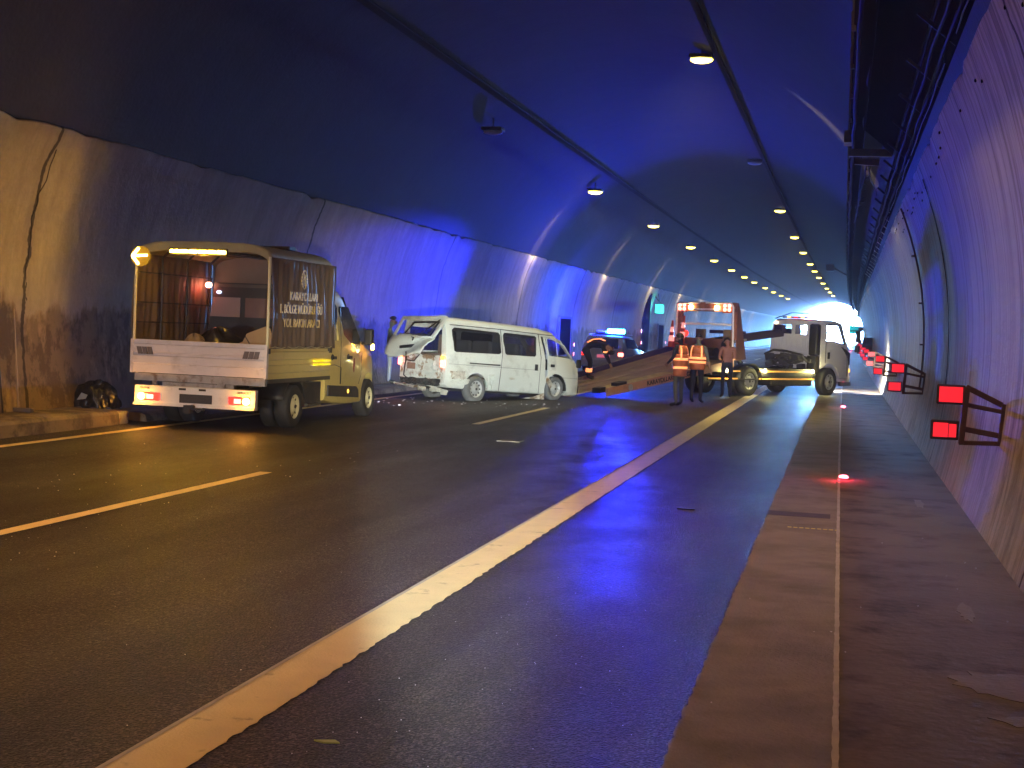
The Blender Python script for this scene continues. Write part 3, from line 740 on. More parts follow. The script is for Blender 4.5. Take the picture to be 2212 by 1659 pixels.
for i, y in enumerate((17.6, 36.2, 56.7, 76, 95, 114, 133, 152, 171, 190)):
    marker(y, "%s glowing red marker light on the pavement edge, counted from the viewer" % ordn[i])

# ------------------------------------------------------------------ left wall fittings
def niche(y0, y1, z1, label, group="dark doorways in the left wall"):
    ym = (y0 + y1) / 2
    t = thing("emergency_niche", label, "doorway", (arc(1, RAD, -1) + dx(ym), ym, dz(ym)), 0, group)
    h = (y1 - y0) / 2
    MB().b2(-.5, .05, -h, h, .13, z1).build('opening', 'void', t)
    f = MB(); f.b2(-.5, .07, h, h + .12, .1, z1 + .08); f.b2(-.5, .07, -h - .12, -h, .1, z1 + .08); f.b2(-.5, .07, -h, h, z1, z1 + .1)
    f.build('frame', 'recess', t)
    r = MB(); r.b2(.2, .22, h + .0, h + .18, .95, 1.1); r.b2(.2, .22, h + .0, h + .18, .55, .7); r.build('reflector', 'red_lens', t)
niche(57.2, 59.6, 2.1, "dark doorway in the left wall just beyond the front of the white van")
niche(88.2, 90.8, 2.1, "dark doorway in the left wall right of the green lit sign")
t = thing("arched_opening", "tall dark arched opening in the left wall beneath the green sign", "opening", (arc(1, RAD, -1) + dx(82), 82, dz(82)))
mb = MB(); hh = .85
poly = [(-hh, .1), (hh, .1), (hh, 2.6)] + [(hh * math.cos(a), 2.6 + 1.3 * math.sin(a)) for a in [math.pi * k / 12 for k in range(1, 12)]] + [(-hh, 2.6)]
vs = []
for p in poly: vs.append((arc(min(p[1], 4.15), RAD - .03, -1) - arc(1, RAD, -1), p[0], p[1]))
for p in poly: vs.append((arc(min(p[1], 4.15), RAD + .3, -1) - arc(1, RAD, -1), p[0], p[1]))
n = len(poly); mb.add(vs, [tuple(range(n)), tuple(range(n, 2 * n))[::-1]] + [(i, (i + 1) % n, n + (i + 1) % n, n + i) for i in range(n)])
mb.build('opening', 'void', t)
MB().b2(.1, .14, -1.75, -1.6, 1.6, 1.78).b2(.1, .14, -1.75, -1.6, .95, 1.12).build('reflector', 'red_lens', t)
t = thing("exit_sign", "square lit green emergency sign sticking out from the left wall", "sign", (-10.75 + dx(84), 84, 3.05 + dz(84)))
MB().box((0, 0, 0), (.56, .12, .56)).build('case', 'black', t, bevel=.02)
MB().box((0, -.065, 0), (.5, .01, .5)).build('sign_face', 'green_sign', t)
pg = MB(); pg.ell((.02, -.075, .14), (.035, .006, .035), 10, 6); pg.bar((.0, -.075, .1), (-.02, -.075, -.02), .01, .06); pg.bar((-.02, -.075, -.02), (-.1, -.075, -.15), .01, .035); pg.bar((-.02, -.075, -.02), (.08, -.075, -.13), .01, .035); pg.bar((0, -.075, .08), (.1, -.075, .02), .01, .03); pg.bar((0, -.075, .08), (-.1, -.075, .05), .01, .03)
pg.build('pictogram', 'sign_dark', t)
MB().bar((0, 0, .28), (-.1, 0, .9), .05).bar((.1, 0, .28), (-.35, 0, .8), .05).build('bracket', 'dark', t)
lamp('POINT', "sign_glow", (-10.7 + dx(84), 83.5, 3.05), 14, (.05, 1, .7), radius=.2)
t = thing("wall_cabinet", "dark brown cabinet on the right wall near the far mouth", "cabinet", (1.25 + dx(80), 80.5, 1.25 + dz(80)))
MB().b2(-.26, .3, -.5, .5, -.1, .62).build('cabinet_body', mat("cabinet_brown", (0.06, 0.04, 0.035), 0.6), t, bevel=.02); MB().b2(-.28, -.255, -.4, .4, -.04, .56).build('door', 'black', t)
t = thing("turquoise_board", "small turquoise board high on the right near the tunnel mouth", "sign", (1.0 + dx(160), 160, 2.6 + dz(160)))
MB().box((-.6, 0, 0), (1.0, .08, .95)).build('board', 'cyan', t); MB().box((.15, -.3, .1), (.5, .4, .6)).build('fan_box', 'black', t)
# rails / posts near the far left wall
t = thing("pipe_stand", "upright pipes and valves against the left wall beyond the doorway", "pipes", (-10.95 + dx(95), 95, dz(95)))
mb = MB(); mb.cyl((0, -.6, .1), (0, -.6, 1.8), .09); mb.cyl((.1, .0, .1), (.1, .0, 1.75), .07); mb.bar((.1, 0, .9), (.1, 4, .9), .06); mb.bar((.1, 2, .3), (.1, 2, 1.3), .06); mb.bar((.1, 4, .3), (.1, 4, 1.3), .06); mb.build('pipes', 'galv', t)

# wall cracks on the left lining (open cracks with a shape of their own)
def crack(y, zs, seed, lab):
    rnd = random.Random(seed); P = []; yy = y
    for z in zs:
        yy += rnd.uniform(-.06, .06); P.append((arc(z, RAD - .004, -1), yy, z))
    tag(MB().tube(P, .014, 4).build("wall_crack", 'void'), lab, "crack")
crack(18.3, [3.95 - i * .11 for i in range(34)], 3, "long dark crack running down the left wall near the picture edge")
crack(21.2, [3.95 - i * .07 for i in range(12)], 9, "short branching crack high on the left wall")
crack(38.9, [4.0 - i * .1 for i in range(20)], 6, "dark crack on the blue-lit left wall above the van")

# ------------------------------------------------------------------ bin bag and broom on the left pavement
t = thing("bin_bag", "full black plastic bin bag slumped on the left pavement by the wall", "bag", (-11.05, 19.75, .215))
rnd = random.Random(5)
def bagf(u, v):
    th = 2 * math.pi * u; ph = v * math.pi * .5
    rr = math.cos(ph) ** .5 if v < 1 else 0
    wob = 1 + .10 * math.sin(5 * th + 3 * v) + .07 * math.sin(11 * th + 7 * v) + .05 * math.sin(17 * th - 9 * v)
    return (.36 * rr * math.cos(th) * wob, .30 * rr * math.sin(th) * wob, .36 * math.sin(ph) * (1 + .08 * math.sin(3 * th)) + .02 * math.sin(9 * th + 4 * v))
MB().grid(bagf, 48, 14).build('sack', 'bag', t)
MB().ell((.08, -.02, .36), (.09, .07, .06), 10, 6, .25, 2).ell((-.16, -.05, .24), (.14, .12, .1), 12, 7, .2, 3).build('knot', 'bag', t)
MB().prism([(-.12, .12), (.02, .14), (.05, .2), (-.05, .23)], 'y', -.33, -.32).build('rag', mat("grey_rag", (.25, .28, .32), .8), t)
t = thing("broom", "thin broom leaning on the left wall with its head on the pavement", "broom", (-11.2, 17.9, .22))
MB().cyl((0, 0, .05), (-.12, .0, 1.45), .014, .012, 8).build('handle', mat("pale_wood", (.35, .28, .2), .7), t)
MB().box((.06, -.02, .035), (.34, .1, .06)).build('head', 'slate', t, bevel=.01)
t = thing("broom", "dark rod leaning on the left wall just left of the broom", "rod", (-11.22, 17.55, .22))
MB().cyl((0, 0, 0), (-.08, -.15, 1.5), .012, .012, 8).build('rod', 'dark', t)

# ------------------------------------------------------------------ yellow service truck with tarpaulin
TR = thing("service_truck", "yellow crew cab highway truck with tarpaulin-covered bed, seen from behind", "truck", (-9.22, 19.5, 0), R_(-0.5))
W2 = 1.07
# tailgate: ribbed panel
def ribbed(u, v, x0, x1, y, z0, z1, amp=.018, ribs=3):
    ph = (v * ribs) % 1.0
    return (x0 + (x1 - x0) * u, y - amp * (1 if .22 < ph < .85 else 0), z0 + (z1 - z0) * v)
mb = MB()
zz = [.80, .93, .945, 1.05, 1.065, 1.10, 1.115, 1.22, 1.235, 1.28]
yy = [0, 0, -.02, -.02, 0, 0, -.02, -.02, 0, 0]
prof = [(-.03 + b, a) for a, b in zip(zz, yy)] + [(.015, 1.28), (.015, .80)]
mb.prism(prof, 'x', -W2 - .03, W2)
tg = mb.build('tailgate', 'greywhite', TR)
fr_ = MB(); fr_.b2(-W2 - .045, -W2 - .0, -.055, .02, .79, 1.295).b2(W2 - .03, W2 + .012, -.055, .02, .79, 1.295).b2(-W2, W2 - .03, -.05, .018, 1.27, 1.295)
fr_.build('tailgate_frame', 'greywhite', tg, bevel=.006)
for sx_, c in ((-1, -.86), (1, .82)):
    g_ = MB()
    for k in range(3):
        x0 = c - .12 + k * .085
        sh = .03 * sx_
        g_.prism([(x0, 1.075), (x0 + .072, 1.075), (x0 + .072 + sh, 1.185), (x0 + sh, 1.185)], 'y', -.062, -.048)
    g_.build('grille_mark', 'slate', tg)
# dropside right/left
for s, nm in ((1, 'right'), (-1, 'left')):
    mb = MB()
    zz = [.78, .86, .875, .98, .995, 1.06, 1.075, 1.18, 1.195, 1.26]; xx = [0, 0, .022, .022, 0, 0, .022, .022, 0, 0]
    prof = [(s * (W2 - .02 + b), a) for a, b in zip(zz, xx)] + [(s * (W2 - .06), 1.26), (s * (W2 - .06), .78)]
    mb.prism(prof, 'y', .02, 2.6)
    ds = mb.build('dropside', 'yellow', TR)
    MB().b2(s * W2 - .02, s * W2 + .02, -.0, .06, 1.16, 1.24).b2(s * W2 - .02, s * W2 + .02, 2.5, 2.6, 1.16, 1.24).build('latch', 'dark', ds)
    rf = MB()
    for zc in (.975, 1.035):
        for y0 in (1.82, 2.2): rf.b2(s * W2 - .0, s * (W2 + .027), y0, y0 + .34, zc - .014, zc + .014)
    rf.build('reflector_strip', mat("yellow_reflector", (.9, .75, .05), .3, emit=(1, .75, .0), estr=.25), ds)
MB().b2(-W2 + .05, W2 - .06, .02, 2.58, .76, .80).build('bed_floor', 'dark', TR)
MB().b2(-W2 + .02, W2 - .02, -.02, .05, .68, .79).b2(-.6, .55, -.0, .1, .56, .67).b2(-.75, -.68, -.03, 0, .6, .68).b2(.3, .42, -.03, 0, .58, .68).build('rear_sill', mat("rusted_sill", (.35, .32, .3), .6, var=.35, vscale=8, dirt=((.15, .09, .06), 6, .5, .65)), TR)
MB().b2(W2 - .03, W2, .06, 2.6, .72, .78).build('bed_side_sill', 'galv', TR); MB().b2(-W2, -W2 + .03, .06, 2.6, .72, .78).build('bed_side_sill', 'galv', TR)
# tarp
def tarp_side(s):
    def f(u, v):
        z = 1.235 + (2.58 - 1.235) * v
        x = s * (W2 + .035 + .012 * math.sin(u * 40 + v * 2) * (1 - v * .5) + .010 * math.sin(u * 87 + 1.3) - .06 * max(0, v - .7) + .015 * math.sin(u * 9 + v * 5))
        return (x, -.01 + 2.64 * u, z - .0 * u)
    return MB().grid(f, 90, 16)
cv = tarp_side(1).build('tarpaulin_side', 'canvas', TR, solid=.004)
tarp_side(-1).build('tarpaulin_side', 'canvas', TR, solid=.004)
def roof(u, v):
    x = -1 + 2 * u; a = abs(x)
    z = 2.58 + .19 * (1 - a ** 5) ** .6 + .012 * math.sin(v * 22) * (1 - a)
    y = -.03 + 2.7 * v
    edge = .1 * max(0, (v - .9) / .1) ** 2
    return ((W2 + .03 - .02) * (x if a < .999 else x), y, z - edge)
rf = MB().grid(roof, 36, 26).build('tarpaulin_roof', 'canvas_roof', TR, solid=.006)
def rfront(u, v): 
    p = roof(u, 1.0); return (p[0], p[1] + .003 * math.sin(u * 60), 1.25 + (p[2] - 1.25) * v)
MB().grid(rfront, 30, 10).build('tarpaulin_front', 'canvas', TR)
def rhem(u, v):
    p = roof(u, 0); return (p[0], p[1] - .012 - .004 * math.sin(u * 50), p[2] - (.13 + .015 * math.sin(u * 12)) * v)
MB().grid(rhem, 40, 4).build('roof_hem', 'canvas_roof', TR, solid=.005)
# posts, hoops
for s in (-1, 1): MB().cyl((s * W2, -.03, 1.27), (s * W2, -.03, 2.58), .022, n=10).build('corner_post', 'cream', TR)
mb = MB()
for y in (.75, 1.6, 2.45):
    mb.tube([(-W2 + .03, y, 1.26), (-W2 + .03, y, 2.55), (-.9, y, 2.68), (.9, y, 2.68), (W2 - .03, y, 2.55), (W2 - .03, y, 1.26)], .018, 6)
for s in (-1, 1):
    for z in (1.55, 1.85, 2.3): mb.bar((s * (W2 - .03), 0, z), (s * (W2 - .03), 2.5, z), .02)
mb.bar((.05, .6, 2.66), (.75, 2.4, 2.6), .05, .02); mb.bar((-.3, 1.0, 2.66), (.45, 2.4, 2.6), .22, .01)
mb.build('tarp_hoop', 'dark', TR)
# black rear panel of the cab seen inside the bed
cp_ = thing("x", None, None) if False else None
bp_ = MB(); bp_.prism([(-1.0, 1.27), (W2 - .08, 1.27), (W2 - .08, 2.24), (-.90, 2.24)], 'y', 2.3, 2.36)
bk = bp_.build('headboard', 'black', TR)
MB().b2(-.84, W2 - .1, 2.27, 2.30, 2.17, 2.22).build('headboard_strip', 'galv', bk)
MB().prism([(-.95, 1.68), (-.42, 1.68), (-.42, 2.0), (-.90, 2.0)], 'y', 2.275, 2.3).build('headboard_window', mat("glass_reflection", (.26, .2, .2), .25, var=.2, vscale=2), bk)  # both panes: purple-grey reflection put into the glass colour
MB().prism([(-.33, 1.68), (.3, 1.68), (.3, 2.0), (-.33, 2.0)], 'y', 2.275, 2.3).build('headboard_window', mat("glass_reflection_dark", (.16, .1, .09), .25, var=.2), bk)
MB().cyl((-.97, 2.2, 2.19), (-.97, 2.26, 2.19), .045).build('inside_lamp', mat("red_inside_lamp", (.9, .4, .3), .3, emit=(1, .35, .2), estr=8), bk)
lamp('POINT', "inside_glow", (-9.22 - .97, 19.5 + 2.1, 2.12), .5, (1, .1, .06), radius=.04)
MB().ell((-.80, 2.27, 2.08), (.05, .01, .03)).build('status_light', mat("pale_status_light", (.6, .65, .9), .4, emit=(.5, .6, 1), estr=.6), bk)
# arrow sign and light bar
ar = MB().cyl((-.98, -.09, 2.53), (-.98, -.05, 2.53), .15, n=28).build('arrow_board', mat("arrow_disc", (.012, .008, .004), .8, spec=0.1, emit=(1, .45, .02), estr=.12), TR)
ay = -.105
am = MB(); am.bar((-1.1, ay, 2.53), (-.86, ay, 2.545), .03, .03).bar((-1.1, ay, 2.53), (-1.0, ay, 2.65), .03, .03).bar((-1.1, ay, 2.53), (-1.0, ay, 2.41), .03, .03)
am.build('arrow_lights', mat("arrow_leds", (.9, .6, .1), .3, emit=(1, .6, .08), estr=14), ar)
MB().b2(-.51, .41, -.09, -.04, 2.565, 2.675).build('light_bar', 'dark', TR)
for k in range(6):
    x0 = -.50 + k * .151
    MB().box((x0 + .073, -.095, 2.62), (.138, .02, .045)).build('bar_lamp', 'amber_bar', TR, bevel=.012)
lamp('AREA', "light_bar_light", (-9.22 - .05, 19.38, 2.61), 13, (1, .5, .04), (-9.27, 10, 1.2), size=(.9, .06))
lamp('POINT', "light_bar_light", (-9.22 - .05, 19.66, 2.52), 5, (1, .52, .05), radius=.08)
# rear bumper beam with lamps and plate
bm_ = MB().prism([(-.97, .33), (.97, .33), (.97, .62), (-.97, .62)], 'y', -.16, -.06).build('rear_bumper', 'white', TR, bevel=.012)
MB().b2(-.97, .97, -.2, -.06, .325, .36).build('bumper_lip', 'white', bm_)
for s in (-1, 1):
    tl_ = MB().box((s * .72, -.165, .455), (.34, .03, .125)).build('tail_light', 'red_lens', TR, bevel=.02)
    MB().cyl((s * .84, -.2, .455), (s * .84, -.175, .455), .055, n=18).build('indicator', 'amber_lit', tl_)
    MB().box((s * .70, -.185, .452), (.11, .015, .07)).build('brake_light', 'red_lit', tl_, bevel=.015)
    lamp('POINT', "tail_glow", (-9.22 + s * .84, 19.5 - .30, .455), 2.2, (1, .42, .05), radius=.03)
    MB().box((s * .16 - .03, -.163, .585), (.11, .012, .03)).build('plate_lamp', 'black', TR)
pl = MB().box((.03, -.17, .45), (.52, .012, .13)).build('number_plate', mat("dirty_plate", (.035, .035, .04), .5, var=.6, vscale=40), TR, bevel=.004)
text('badge', "RENAULT", .05, 'slate', TR, (.8, -.168, .57), ROT_REAR); text('badge', "MASTER", .045, 'slate', TR, (-.8, -.168, .575), ROT_REAR)
MB().box((-.05, -.24, .3), (.1, .12, .12)).cyl((.03, -.3, .34), (.03, -.24, .34), .03).box((.05, -.2, .3), (.3, .04, .03)).build('tow_hitch', 'dark', TR)
# chassis, mudguards
MB().b2(-.5, -.38, 0, 5, .42, .6).b2(.38, .5, 0, 5, .42, .6).b2(-.5, .5, 1.1, 1.3, .3, .42).b2(.6, .95, 1.75, 2.5, .35, .68).b2(.7, 1.0, 1.6, 1.68, .3, .72).build('chassis', 'dark', TR)
MB().b2(.55, .98, 1.9, 2.45, .3, .34).build('side_step', 'galv', TR)
for s in (-1, 1):
    def mg(u, v, s=s):
        a = R_(15) + R_(150) * u; return (s * (.62 + .4 * v), 1.2 + .46 * math.cos(a), .33 + .42 * math.sin(a))
    MB().grid(mg, 14, 1).build('mudguard', 'black', TR, solid=.01)
    wheel(TR, s * .93, 1.2, .335, .335, .22, s, .19); wheel(TR, s * .68, 1.2, .335, .335, .2, -s, .19, name='inner_wheel')
    wheel(TR, s * .90, 4.75, .335, .335, .215, s, .19)
# cab
cabst = [(2.66, .96, .36, 2.14, .13, .13), (3.0, .99, .30, 2.22, .16, .15), (3.55, 1.0, .27, 2.22, .17, .16), (3.75, 1.0, .27, 2.16, .2, .17), (4.4, 1.0, .27, 1.55, .18, .12), (4.62, 1.0, .27, 1.34, .15, .06), (4.95, .99, .27, 1.22, .16, .03), (5.12, .93, .28, 1.08, .16, .02), (5.19, .84, .34, .88, .12, .01)]
def xprism(poly, x0=-2, x1=2): return MB().prism(poly, 'x', x0, x1)
cuts = [xprism([(2.82, 1.36), (3.2, 1.35), (3.16, 1.9), (3.08, 1.96), (2.86, 1.97)]),
        xprism([(3.46, 1.45), (3.34, 1.85), (3.40, 1.93), (3.68, 1.93), (4.36, 1.38), (4.36, 1.16), (4.22, 1.1)]),
        MB().cyl((-2, 4.75, .36), (-.55, 4.75, .36), .43, n=32), MB().cyl((.55, 4.75, .36), (2, 4.75, .36), .43, n=32),
        MB().prism([(-.8, 1.42), (.8, 1.42), (.72, 2.1), (-.72, 2.1)], 'y', 3.8, 5.4)]
cab = shell('cab', cabst, 'yellow', TR, cuts)
for s in (-1, 1):
    MB().prism([(2.82, 1.36), (3.2, 1.35), (3.16, 1.9), (3.08, 1.96), (2.86, 1.97)], 'x', s * .93, s * .94).build('rear_door_window', 'glass_dark', TR)
    MB().prism([(3.46, 1.45), (3.34, 1.85), (3.40, 1.93), (3.68, 1.93), (4.36, 1.38), (4.36, 1.16), (4.22, 1.1)], 'x', s * .935, s * .945).build('front_door_window', 'glass_dark', TR)
    MB().prism([(2.68, .44), (4.18, .36), (4.16, .5), (4.05, .56), (2.68, .62)], 'x', s * .985, s * 1.02).build('side_moulding', 'mould', TR, bevel=.01)
    MB().ell((s * 1.02, 3.62, .49), (.012, .04, .035)).build('side_marker', 'amber_soft', TR)
    for y in (2.92, 3.68): MB().box((s * 1.015, y, 1.07), (.04, .14, .05)).ell((s * 1.0, y - .05, 1.08), (.012, .07, .05)).build('door_handle', 'black', TR)
    gp = MB()
    for poly in ([(3.27, .62), (3.27, 1.33), (3.30, 1.95)], [(4.32, 1.1), (4.3, .75), (4.18, .6)], [(2.7, 1.0), (2.7, .95), (3.0, .95), (3.3, .9), (3.3, .62)]):
        gp.tube([(s * (1.0 - (.06 * max(0, (z - 1.24) / .9) + .02 * max(0, z - 1.3))), y, z) for y, z in poly], .006, 4)
    gp.build('door_seam', 'black', TR)
    ma = MB().box((s * 1.06, 4.5, 1.42), (.15, .13, .28)).bar((s * .93, 4.45, 1.3), (s * 1.05, 4.5, 1.33), .05).build('mirror', 'black', TR, bevel=.04)
    MB().box((s * 1.13, 4.5, 1.25), (.05, .06, .10)).build('mirror_indicator', 'amber_lit', ma, bevel=.015)
    MB().ell((s * .8, 5.02, .98), (.16, .16, .14)).build('headlight', 'glass_clear', TR)
MB().prism([(3.83, 2.1), (4.58, 1.38), (4.585, 1.37), (3.835, 2.085)], 'x', -.8, .8).build('windscreen', 'glass_dark', TR)
MB().ell((1.003, 3.93, .93), (.006, .045, .13)).build('door_emblem', mat("maroon_emblem", (.25, .02, .02), .4), TR)
MB().box((.35, 3.25, 2.27), (.5, .2, .07)).build('roof_beacon', 'dark', TR, bevel=.02)
MB().b2(.2, .9, 1.1, 1.35, 2.75, 2.80).build('roof_box', 'dark', TR)
MB().bar((0, 3.0, 2.2), (.03, 2.9, 2.5), .012).build('aerial', 'black', TR)
for k in range(7):
    MB().cyl((W2 + .045, .2 + .38 * k, 1.27), (W2 + .06, .2 + .38 * k, 1.27), .014, n=8).build('tarp_eyelet', 'galv', TR)
MB().tube([(W2 + .058, .0 + i * .13, 1.255 + .012 * math.sin(i * 1.7)) for i in range(20)], .005, 4).build('tarp_rope', 'cream', TR)
# lettering on the tarpaulin
for s_, z_, sz, y_, bx in (("KARAYOLLARI", 2.03, .175, 1.2, 1.0), ("1. BÖLGE MÜDÜRLÜĞÜ", 1.83, .19, 1.12, .86), ("YOL BAKIM ARACI", 1.62, .18, 1.15, 1.0)):
    text('lettering', s_, sz, 'gold', cv, (W2 + .06, y_, z_), ROT_RIGHT, .004, .002, bx)
em = MB()
for a in range(16):
    t0, t1 = 2 * math.pi * a / 16, 2 * math.pi * (a + .7) / 16
    em.bar((W2 + .055, 1.2 + .11 * math.cos(t0), 2.3 + .14 * math.sin(t0)), (W2 + .055, 1.2 + .11 * math.cos(t1), 2.3 + .14 * math.sin(t1)), .01, .018)
em.bar((W2 + .055, 1.17, 2.2), (W2 + .055, 1.17, 2.4), .01, .02).bar((W2 + .055, 1.25, 2.2), (W2 + .055, 1.25, 2.38), .01, .02).bar((W2 + .055, 1.17, 2.3), (W2 + .055, 1.25, 2.36), .01, .018)
em.build('emblem', 'gold', cv)
# load in the bed
t = thing("cardboard_sheet", "bent sheet of brown cardboard sticking up at the right of the truck bed", "cardboard", (-9.22 + .55, 19.9, .80), R_(-6))
MB().prism([(-.55, .3), (.42, .0), (.46, .55), (.37, .78), (.0, .64), (-.06, .52)], 'y', 0, .012).build('flap', 'card', t)
MB().add([(.42, -.02, 0), (-.55, -.02, .3), (-.5, -.2, .0), (.42, -.2, 0)], [(0, 1, 2, 3)]).build('flap', 'card', t, solid=.01)
MB().bar((-.02, -.01, .6), (.1, -.01, .44), .006, .012).build('crease', 'mould', t)
t = thing("plastic_sack", "crumpled black and clear plastic sacks heaped in the middle of the truck bed", "sack", (-9.45, 20.6, .80))
MB().grid(lambda u, v: (.62 * math.cos(6.283 * u) * math.cos(v * 1.57) * (1 + .12 * math.sin(31 * u + 5 * v)), .4 * math.sin(6.283 * u) * math.cos(v * 1.57), .66 * math.sin(v * 1.57) * (1 + .1 * math.sin(19 * u))), 40, 12).build('sack_body', 'bag', t)
MB().grid(lambda u, v: (-.25 + .22 * math.cos(6.283 * u) * math.cos(v * 1.57), -.3 + .2 * math.sin(6.283 * u) * math.cos(v * 1.57), .28 + .3 * math.sin(v * 1.57) * (1 + .1 * math.sin(29 * u))), 30, 10).build('rubble_sack', mat("woven_sack", (.22, .17, .13), .5, var=.5, vscale=9), t)

# ------------------------------------------------------------------ white wrecked van
VH = R_(-31.5)
vo = Vector((-8.523, 31.466, 0))
VN = thing("wrecked_van", "battered white van with crushed rear, tailgate torn open and nose down", "van", (vo.x, vo.y, 0), VH, rx=R_(-2.4))
VW = .78
vst = [(-1.08, VW - .03, .34, 1.79, .1, .1), (-.95, VW, .27, 1.83, .13, .11), (0.5, VW, .24, 1.82, .14, .11), (1.9, VW, .24, 1.79, .14, .11), (2.45, VW, .24, 1.73, .16, .12), (2.75, VW, .24, 1.56, .16, .11), (3.12, VW, .24, 1.22, .12, .07), (3.3, VW - .01, .25, 1.02, .12, .03), (3.39, VW - .08, .30, .86, .1, .02)]
W1 = [(-.86, 1.10), (-.80, 1.07), (.58, 1.10), (.64, 1.14), (.55, 1.54), (.50, 1.58), (-.87, 1.60), (-.92, 1.56)]
Wd2 = [(.80, 1.10), (1.76, 1.11), (1.80, 1.15), (1.76, 1.55), (1.72, 1.58), (.72, 1.59), (.68, 1.55), (.76, 1.13)]
W3 = [(2.26, 1.15), (2.8, 1.13), (3.06, 1.12), (2.62, 1.54), (2.14, 1.56)]
GAP = [(1.98, 1.60), (2.07, 1.60), (2.20, 1.10), (2.22, .68), (2.13, .62), (2.10, 1.1)]
cuts = [xprism(W1), xprism(Wd2), xprism(W3), MB().prism(GAP, 'x', .6, 1.0),
        MB().cyl((-2, -.12, .27), (-.45, -.12, .27), .37, n=32), MB().cyl((.45, -.12, .27), (2, -.12, .27), .37, n=32),
        MB().cyl((-2, 2.53, .34), (-.42, 2.53, .34), .40, n=32), MB().cyl((.42, 2.53, .34), (2, 2.53, .34), .40, n=32),
        MB().prism([(-.6, .93), (.6, .93), (.56, 1.72), (-.56, 1.72)], 'y', -1.4, -.9),
        MB().prism([(-.62, 1.2), (.62, 1.2), (.55, 1.62), (-.55, 1.62)], 'y', 2.7, 4)]
vb = shell('van_body', vst, 'vanpaint', VN, cuts, inset=.03)
# dents: push the rear flank in and ripple it
rnd = random.Random(2)
for p, x in ((W1, .722), (Wd2, .724)):
    for s in (-1, 1): MB().prism(p, 'x', s * (x - .004), s * x).build('side_window', 'glass', VN)
    sl = MB(); sl.tube([(x + .015, a, b) for a, b in p + [p[0]]], .014, 5); sl.build('window_seal', 'black', VN)
MB().tube([(.725, a, b) for a, b in W3 + [W3[0]]], .013, 5).tube([(.722, 2.58, 1.13), (.70, 2.5, 1.55)], .012, 5).build('window_seal', 'vanpaint', VN)
MB().prism(W3, 'x', .70, .704).build('front_door_window', 'glass_clear', VN)
sm = MB()
sm.tube([(VW + .0, .60, .27), (VW + .0, .66, 1.1), (.69, .62, 1.66)], .007, 4).tube([(VW, 1.93, .27), (VW, 1.95, 1.1), (.69, 1.88, 1.66)], .007, 4)
sm.tube([(.70, -.98, 1.665), (.70, .6, 1.67), (.70, 2.4, 1.64)], .012, 4)
sm.tube([(VW + .001, -1.0, .80), (VW + .001, .6, .80), (VW + .001, 1.9, .80)], .004, 4).tube([(VW + .001, 2.3, .66), (VW + .001, 3.3, .66)], .004, 4)
sm.build('body_seam', 'mould', VN)
MB().b2(VW - .01, VW + .012, -.36, .60, .835, .862).build('slide_rail', 'mould', VN)
MB().box((VW + .01, 1.80, .86), (.03, .09, .15)).build('door_handle', 'black', VN, bevel=.01)
MB().box((VW + .01, 2.36, .93), (.03, .13, .07)).build('door_handle', 'black', VN, bevel=.01)
MB().box((VW + .15, 3.12, 1.02), (.13, .07, .2)).build('mirror', 'black', VN, bevel=.03)
MB().tube([(.70, 2.2, 1.62), (.74, 2.75, 1.42), (.74, 3.08, 1.1)], .02, 6).build('door_pillar', 'vanpaint', VN)
# dark torn strip along B pillar, peeled metal
MB().prism([(1.97, 1.6), (2.10, 1.6), (2.24, 1.1), (2.26, .7), (2.18, .6), (2.12, .7)], 'x', .62, .66).build('pillar_gap', 'black', VN)
MB().add([(VW + .01, 2.18, .68), (VW + .05, 2.12, .55), (VW + .04, 2.3, .38), (VW + .01, 2.4, .5), (VW + .06, 2.24, .6)], [(0, 1, 2, 3, 4)]).build('torn_sill', 'vandent', VN, solid=.01)
# flank scrapes: irregular crumpled patches proud of the flank
def crump(cx, cz, ry, rz, amp, seed, m='vandent', name='dent', xs=VW, nn=(16, 9)):
    rn = random.Random(seed); tbl = [[rn.uniform(-1, 1) for _ in range(40)] for _ in range(40)]
    def f(u, v):
        a, b = 2 * u - 1, 2 * v - 1
        e = max(0, 1 - a * a) * max(0, 1 - b * b)
        wig = 1 + .18 * tbl[int(u * 15)][int(v * 8)]
        return (xs - .004 + (amp * abs(tbl[int(u * 16)][int(v * 9) + 3]) + .012) * min(1, e * 4) - .006 * (e < .01), cx + a * ry * wig, cz + b * rz * wig)
    return MB().grid(f, *nn, smooth=False).build(name, m, VN)
crump(-.70, .56, .24, .10, .03, 4); crump(-.62, .42, .3, .06, .02, 5, 'vanpaint'); crump(1.02, .56, .09, .025, .012, 8)
crump(.35, .5, .1, .12, .015, 11, 'vanpaint')
MB().tube([(VW + .012, .25, .63), (VW + .02, .33, .55), (VW + .02, .36, .42), (VW + .01, .36, .28)], .014, 5).build('arch_lip', 'vanpaint', VN)
